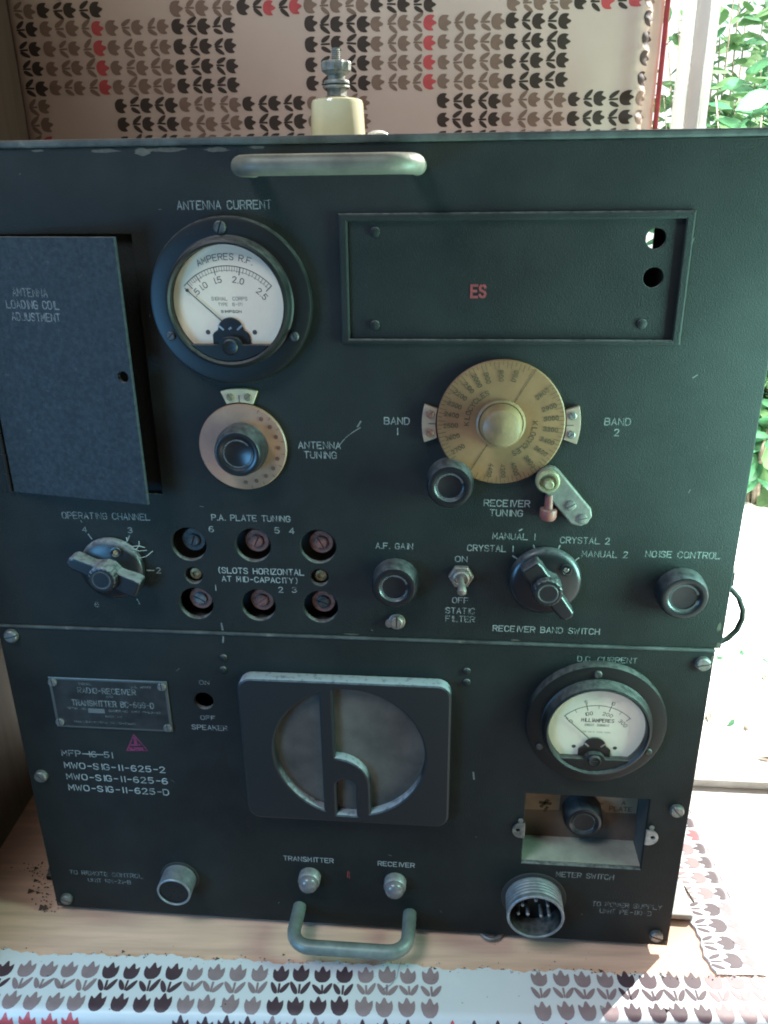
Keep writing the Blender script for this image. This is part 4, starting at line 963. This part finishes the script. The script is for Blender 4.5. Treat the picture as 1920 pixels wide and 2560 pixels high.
t = text(ws, 'PLATE', 114.4, 129.6, 98.9, 99.1, 3.6, 26.5, DIALINK, bold=.9); text(ws, 'A', 122.2, 124.8, 104.6, 104.6, 3, 26.5, DIALINK)
for p, q_, wd in (((67.5, 99.5), (71.5, 105), 2.6), ((66.5, 103), (73.5, 102.2), 2.4), ((70, 95.5), (71.5, 99), 2.2), ((106.5, 104.6), (110, 104.4), .5)):
    mb = MB(); mb.ribbon([p, q_], wd, 26.5); node('ink_stain', mb.mesh('ink_stain', DIALINK, False), ws)
mb = MB(); mb.lathe([(13.6, 0), (13.6, 8), (12.8, 12), (11.6, 13.6), (10, 14), (8.4, 13.2), (7.6, 12.6), (0, 12.4)], n=48); node('knob', mb.mesh('knob', KNOB), ws, (95.2, 26.9, 98.6))
mb = MB(); mb.ribbon([(7.2 * math.cos(R(i * 9)), 7.2 * math.sin(R(i * 9))) for i in range(41)], .5, -13.0); node('knob_ring', mb.mesh('knob_ring', WORNRING, False), ws, (95.2, 26.9, 98.6))
mb = MB(); mb.lathe([(1.0, 0), (.8, .8), (0, 1)], n=12); node('pointer_dot', mb.mesh('pointer_dot', PORC), ws, (106.6, 15.2, 96.8))
for x, sg in ((51.5, -1), (135.0, 1)):
    mb = MB(); c = circ(0, 0, 6.2, 12, -90, 90) if sg > 0 else circ(0, 0, 6.2, 12, 90, 270)
    br = node('latch_bracket', plate('latch_bracket', [[(p + x, q_ + 102.5) for p, q_ in c] + [(x - sg * 2.2, 108.7) , (x - sg * 2.2, 96.3)][::1 if sg > 0 else -1], circ(x + sg * 2.4, 102.8, 1.5, 16)], -0.05, -1.6, STEEL if sg < 0 else NICKEL, .4), ws)
    node('screw', screw_mesh('screw', 1.7, STEEL, 40, 1.0), br, (x + sg * 1.0, -1.0, 111.2))

# ---- connectors
def connector(cx, cz, r, h, wall, face, pins, M, label):
    c = node('connector', None, radio, (cx, 0, cz), label=label); A = (cx, 0, cz)
    mb = MB(); prof = [(r, 0), (r, 1.3)]
    nth = 5
    for i in range(nth): prof += [(r, 2 + (h - 4.5) * i / nth), (r * .975, 2 + (h - 4.5) * (i + .5) / nth)]
    prof += [(r, h - 2), (r, h - .5), (r - .5, h), (r - wall, h), (r - wall - .3, h - .6), (r - wall - .3, face), (0, face)]
    mb.lathe(prof, n=72); mb.mi = [0] * len(mb.f)
    for i, f in enumerate(mb.f):
        if i >= 72 * (len(prof) - 3): mb.mi[i] = 1
    node('shell', mb.mesh('shell', [M, BLACK]), c, A)
    mb = MB(); mb.lathe([(r * 1.16, 0), (r * 1.13, .8), (r, .8)], n=48); node('gasket', mb.mesh('gasket', RUBBER), c, A)
    for x, z, pr_, pl in pins:
        mb = MB(); mb.lathe([(pr_, face), (pr_, face + pl - .6), (pr_ * .6, face + pl), (0, face + pl)], (x, 0, z), 14)
        node('pin' if pl > 2 else 'socket', mb.mesh('pin', NICKEL if pl > 2 else DARK), c, A)
connector(-190.5, 41.6, 12.2, 14.5, 1.3, 13.2, [(5.8 * math.cos(R(a)), 5.8 * math.sin(R(a)), 1.5, .15) for a in range(0, 360, 60)] + [(0, 0, 1.3, .15)], CONN, 'small grey round socket, bottom left')
connector(63.0, 42.6, 19.4, 17, 1.7, 1.5, [(-8.5, 4, 1.2, 10), (0.2, 9, 1.2, 10), (8.5, 5, 1.2, 10), (-4.5, -4, 1.3, 10), (4.6, -5, 1.3, 10), (10, -4, 1.2, 10), (-11, -4, 1.2, 10)], CONN, 'large round threaded plug with pins, bottom right')

# ---- indicator lamps
for x, z in ((-94.6, 50.2), (-33.8, 50.0)):
    la = node('indicator_lamp', None, radio, (x, 0, z)); A = (x, 0, z)
    mb = MB(); mb.lathe([(7.8, 0), (7.8, 5.5), (7.2, 6.4), (6.4, 6.4)], n=36); node('lamp_collar', mb.mesh('lamp_collar', NICKEL), la, A)
    mb = MB(); mb.lathe([(7.0, 6.3), (6.8, 8.4), (5.6, 10.6), (3.4, 11.8), (0, 12.2)], n=32); node('jewel', mb.mesh('jewel', JEWEL), la, A)

# ---- speaker switch hole lining, side bail, ring, feet
mb = MB(); mb.lathe([(9, -14), (0, -14)], (-158.2, 0, 194.8), 24); node('switch_cavity', mb.mesh('switch_cavity', DARK), radio)
mb = MB(); mb.tube([(162, 15, 284), (167, 15, 280), (172.5, 15, 274), (176, 15, 266), (176.6, 15, 260), (174.5, 15, 252), (170, 15, 246), (163, 15, 241.5)], 1.7, 12); node('side_bail', mb.mesh('side_bail', PAINT), radio)
mb = MB(); mb.lathe([(2.6, 0), (2.4, 1.6), (1.2, 2.4), (0, 2.5)], (161.2, 8, 318.4), 16, 'x'); node('side_screw', mb.mesh('side_screw', PAINT), radio)
mb = MB(); mb.box(161.2, 166.4, 10, 20, 284, 292.5); node('bail_clip', mb.mesh('bail_clip', PAINT), radio)
mb = MB(); mb.tube([(35 + 8 * math.cos(R(a)), 6 + 8.5 * math.sin(R(a)), 3.2) for a in range(0, 361, 15)], 1.6, 10); node('ground_ring', mb.mesh('ground_ring', STEEL), radio, label='small metal ring under the bottom edge')
FOOT = mat('foot_grey', (0.36, 0.37, 0.35), .6, .2, var=.5, vscale=60, spots=.6, spotcol=(.07, .06, .05), spscale=60)
for x0, x1 in ((110, 184), (-312, -230)):
    mb = MB(); mb.prism([(x0, .4), (x1, .4), (x1, 5.2), (x0, 5.2)], 62, 27); node('mounting_foot', mb.mesh('mounting_foot', FOOT if x0 > 0 else PAINT, False), radio, bevel=1.2)
# paint scratches on the panel
SCR = letter_mat('bare_scratch', (0.16, 0.165, 0.15), .55, .9, 300)
CHIP = mat('bare_chip', (0.075, 0.068, 0.05), .6, .2, var=.5, vscale=200)
for cx_, cz_, rx_, rz_ in ((-178, 522.8, 9, 1.2), (-158, 522.0, 6, 2.2), (-146, 522.9, 10, 1.4), (-120, 522.6, 7, 1.5), (-100, 523.2, 5, 1.0), (-213, 523.3, 4, .8), (158.5, 262, 1.4, 4), (159.6, 250, 1.6, 2.2), (157.3, 8, 1.0, 2.4), (-287.6, 7.5, 1.4, 1.8), (-60, 248.6, 5, .8), (40, 248.5, 3.4, .7), (157.4, 240, .9, 3.0)):
    n = 16; mb = MB(); mb.add([(cx_ + rx_ * random.uniform(.6, 1.1) * math.cos(R(i * 360 / n)), -.09, cz_ + rz_ * random.uniform(.5, 1.0) * math.sin(R(i * 360 / n))) for i in range(n)], [tuple(range(n))])
    node('paint_chip', mb.mesh('paint_chip', CHIP, False), fp if cz_ > 247 else lp)
def scratch(pts, wd, y=-.1):
    mb = MB(); mb.ribbon(pts, wd, y); node('scratch', mb.mesh('scratch', SCR, False), fp if pts[0][1] > 247 else lp)
scratch([(-64.5, 369), (-60, 374.5), (-55.5, 378), (-51.5, 380.5)], .55); scratch([(-53, 381), (-51.2, 384)], .9); scratch([(-141.5, 253), (-141, 248.5)], 1.2)
scratch([(-141, 244), (-141.6, 239.5)], 1.0); scratch([(18.0, 148), (18.6, 142.5)], 1.1); scratch([(112, 455.5), (112.4, 452)], .4)
for i in range(38):
    x, z = random.uniform(-285, 150), random.uniform(15, 515); a = random.uniform(0, 6.3); l = random.uniform(.4, 3.0)
    if -62 < x < 116 and 426 < z < 494: continue
    scratch([(x, z), (x + l * math.cos(a), z + l * math.sin(a))], random.uniform(.2, .45))

# ================================================================== small stuff on the table
mb = MB()
ca, sa = math.cos(TA), math.sin(TA)
def tw(x, y): return (-36.6 + x * ca - y * sa, -67 + x * sa + y * ca)
for i in range(260):
    x = random.uniform(-300, 240); mode = random.random()
    y = tear(x) + random.gauss(0.5, 1.6) if mode < .8 else random.uniform(4, 60)
    X, Y_ = tw(x, y); r = random.uniform(.2, .75) * (2.2 if random.random() < .06 else 1)
    z0 = 1.0 if y < tear(x) else .1
    vs = [(X + r * random.uniform(.6, 1.5), Y_, z0), (X - r, Y_ + r * .8, z0), (X - r * .5, Y_ - r, z0), (X, Y_, z0 + r * .7)]
    mb.add(vs, [(0, 1, 3), (1, 2, 3), (2, 0, 3), (0, 2, 1)], 0 if random.random() < .55 else 1)
for i in range(110):
    t = random.random(); X = -332 + 34 * t + random.gauss(0, 4 + 5 * (1 - t)); Y_ = 42 - 42 * t ** 1.3 + random.gauss(0, 3); r = random.uniform(.3, 1.0) * (3.2 if random.random() < .07 else 1)
    vs = [(X + r * random.uniform(.6, 1.5), Y_, .1), (X - r, Y_ + r * .8, .1), (X - r * .5, Y_ - r, .1), (X, Y_, .1 + r * .7)]
    mb.add(vs, [(0, 1, 3), (1, 2, 3), (2, 0, 3), (0, 2, 1)], 0)
thing(node('crumbs', mb.mesh('crumbs', [mat('dark_crumb', (.10, .065, .045), .9), mat('pale_crumb', (.50, .46, .40), .9)], False)), 'dirt crumbs and vinyl flakes along the torn edge', 'crumbs', kind='stuff')
mb = MB(); p = [tw(11 + 0, 42), tw(9.2, 36), tw(8, 30), tw(4, 24), tw(-2, 20.5)]
mb.tube([(x, y, 1.9) for x, y in p], .22, 6); thing(node('thread', mb.mesh('thread', mat('grey_thread', (.25, .25, .27), .8))), 'thin loose grey thread lying on the front tulips under the handle', 'thread')
mb = MB(); mb.tube([(176, 66, 5.5), (182, 64, 3), (185, 60, 1.5), (188.5, 46, 1.3), (189, 44, 1.2)], .7, 6); thing(node('twig', mb.mesh('twig', STEM)), 'short dark twig lying beside the grey foot of the radio', 'twig')
mb = MB()
for P_ in ([(-190, -2, 301), (-186, -6, 299.4), (-182, -5, 300.2), (-179.5, -.6, 301.8)], [(-196, -5, 309), (-190, -6, 307), (-186, -4, 306.5), (-184, -.6, 304)], [(-190, -3, 303), (-188, -5, 304.5), (-186.5, -3, 306), (-187.2, -.5, 308)],
           [(-194, -2, 311), (-193.5, -3, 309), (-196, -4, 307.8)], [(-191, -4, 305), (-187, -2.5, 302.5), (-183, -.6, 302.2)]):
    mb.tube(P_, [random.uniform(.12, .3) for _ in P_], 6)
thing(node('cobweb', mb.mesh('cobweb', mat('grey_fluff', (.34, .36, .36), .95))), 'grey wisps of cobweb and fluff hanging on the operating channel knob', 'cobweb')
# leaf litter on the paving
mb = MB()
for i in range(210):
    x, y = random.uniform(380, 1300), random.uniform(760, 2150); r = random.uniform(4, 17); a = random.uniform(0, 6.3)
    pts = [(x + r * math.cos(a) * c - r * .35 * s * math.sin(a), y + r * math.sin(a) * c + r * .35 * s * math.cos(a), -449 + random.uniform(0, 7)) for c, s in ((-1, 0), (-.3, .9), (.4, .8), (1, 0), (.4, -.8), (-.3, -.9))]
    mb.add(pts, [(0, 1, 2, 3), (0, 3, 4, 5)], 0 if random.random() < .8 else 1)
thing(node('leaf_litter', mb.mesh('leaf_litter', [STEM, GREEN], False)), 'scattered dry leaves on the bright paving', 'leaf litter', kind='stuff')

# ================================================================== garden shrubs
def leaf(mb, p, d, nrm, l, wd, mi):
    sd_ = d.cross(nrm).normalized(); q = []
    for t, k in ((0, 0), (.25, .8), (.5, 1), (.75, .7), (1, 0)):
        c = p + d * (l * t) - nrm * (l * .18 * t * t)
        q.append((c, sd_ * (wd * k)))
    vs = [q[0][0]] + [v for c, s in q[1:4] for v in (c + s, c - nrm * (-wd * .15), c - s)] + [q[4][0]]
    fs = [(0, 1, 2), (0, 2, 3), (1, 4, 5, 2), (2, 5, 6, 3), (4, 7, 8, 5), (5, 8, 9, 6), (7, 10, 8), (8, 10, 9)]
    mb.add(vs, fs, mi)
def shrub(name, x, y, h, w_, nb, nl, lmin, lmax, M, label, lean=0):
    s = node(name, None, None, (x, y, -450)); thing(s, label, 'shrub', 'garden shrubs beyond the doorway')
    st = MB(); fo = MB()
    for b in range(nb):
        a = random.uniform(0, 6.28); top = Vector((math.cos(a) * w_ * random.uniform(.2, 1), math.sin(a) * w_ * random.uniform(.2, .8), h * random.uniform(.5, 1)))
        base = Vector((math.cos(a) * 30, math.sin(a) * 30, 0)); mid = base.lerp(top, .5) + Vector((random.uniform(-60, 60), random.uniform(-60, 60), 40))
        path = [base.lerp(mid, t * 2) if t < .5 else mid.lerp(top, t * 2 - 1) for t in (0, .2, .4, .6, .8, 1)]
        st.tube(path, [7, 6.2, 5, 4, 3, 1.6], 7)
        for k in range(nl):
            t = random.uniform(.12, 1); c = path[min(5, int(t * 5))].lerp(path[min(5, int(t * 5) + 1)], (t * 5) % 1)
            d = Vector((random.gauss(0, 1), random.gauss(0, 1), random.gauss(.1, .6))).normalized()
            c = c + d * random.uniform(0, w_ * .3)
            nr = Vector((random.gauss(0, .5), random.gauss(-.3, .5), 1)).normalized()
            d2 = (d - nr * d.dot(nr)).normalized(); l = random.uniform(lmin, lmax)
            leaf(fo, c, d2, nr, l, l * random.uniform(.2, .3), 0 if random.random() < .7 else 1)
    node('branches', st.mesh('branches', STEM), s, (x, y, -450)); node('foliage', fo.mesh('foliage', M), s, (x, y, -450))
shrub('leafy_shrub', 960, 2150, 1750, 300, 20, 90, 40, 100, [GREEN, GREEN2], 'tall leafy green shrub nearest the white door post')
shrub('leafy_shrub', 1180, 2350, 1800, 340, 20, 90, 40, 105, [GREEN, GREEN2], 'wide green shrub at the right edge of the doorway view')
shrub('leafy_shrub', 1120, 2900, 1600, 330, 14, 60, 50, 110, [GREEN2, GREEN], 'pale sunlit shrub half hidden behind the door post')
shrub('leafy_shrub', 1120, 3400, 2300, 420, 16, 70, 60, 120, [GREEN2, GREEN], 'pale tall shrub farthest back in the garden')
shrub('leafy_plant', 985, 2130, 330, 150, 10, 16, 70, 140, [GREEN, GREEN2], 'low broad leaved plant at the edge of the paving')
shrub('leafy_shrub', 250, 3700, 1800, 420, 14, 60, 60, 120, [GREEN, GREEN2], 'dense green shrub standing behind the tulip seat back')
shrub('leafy_shrub', 1850, 2450, 1500, 330, 14, 60, 50, 110, [GREEN, GREEN2], 'outermost green shrub right of the doorway view')
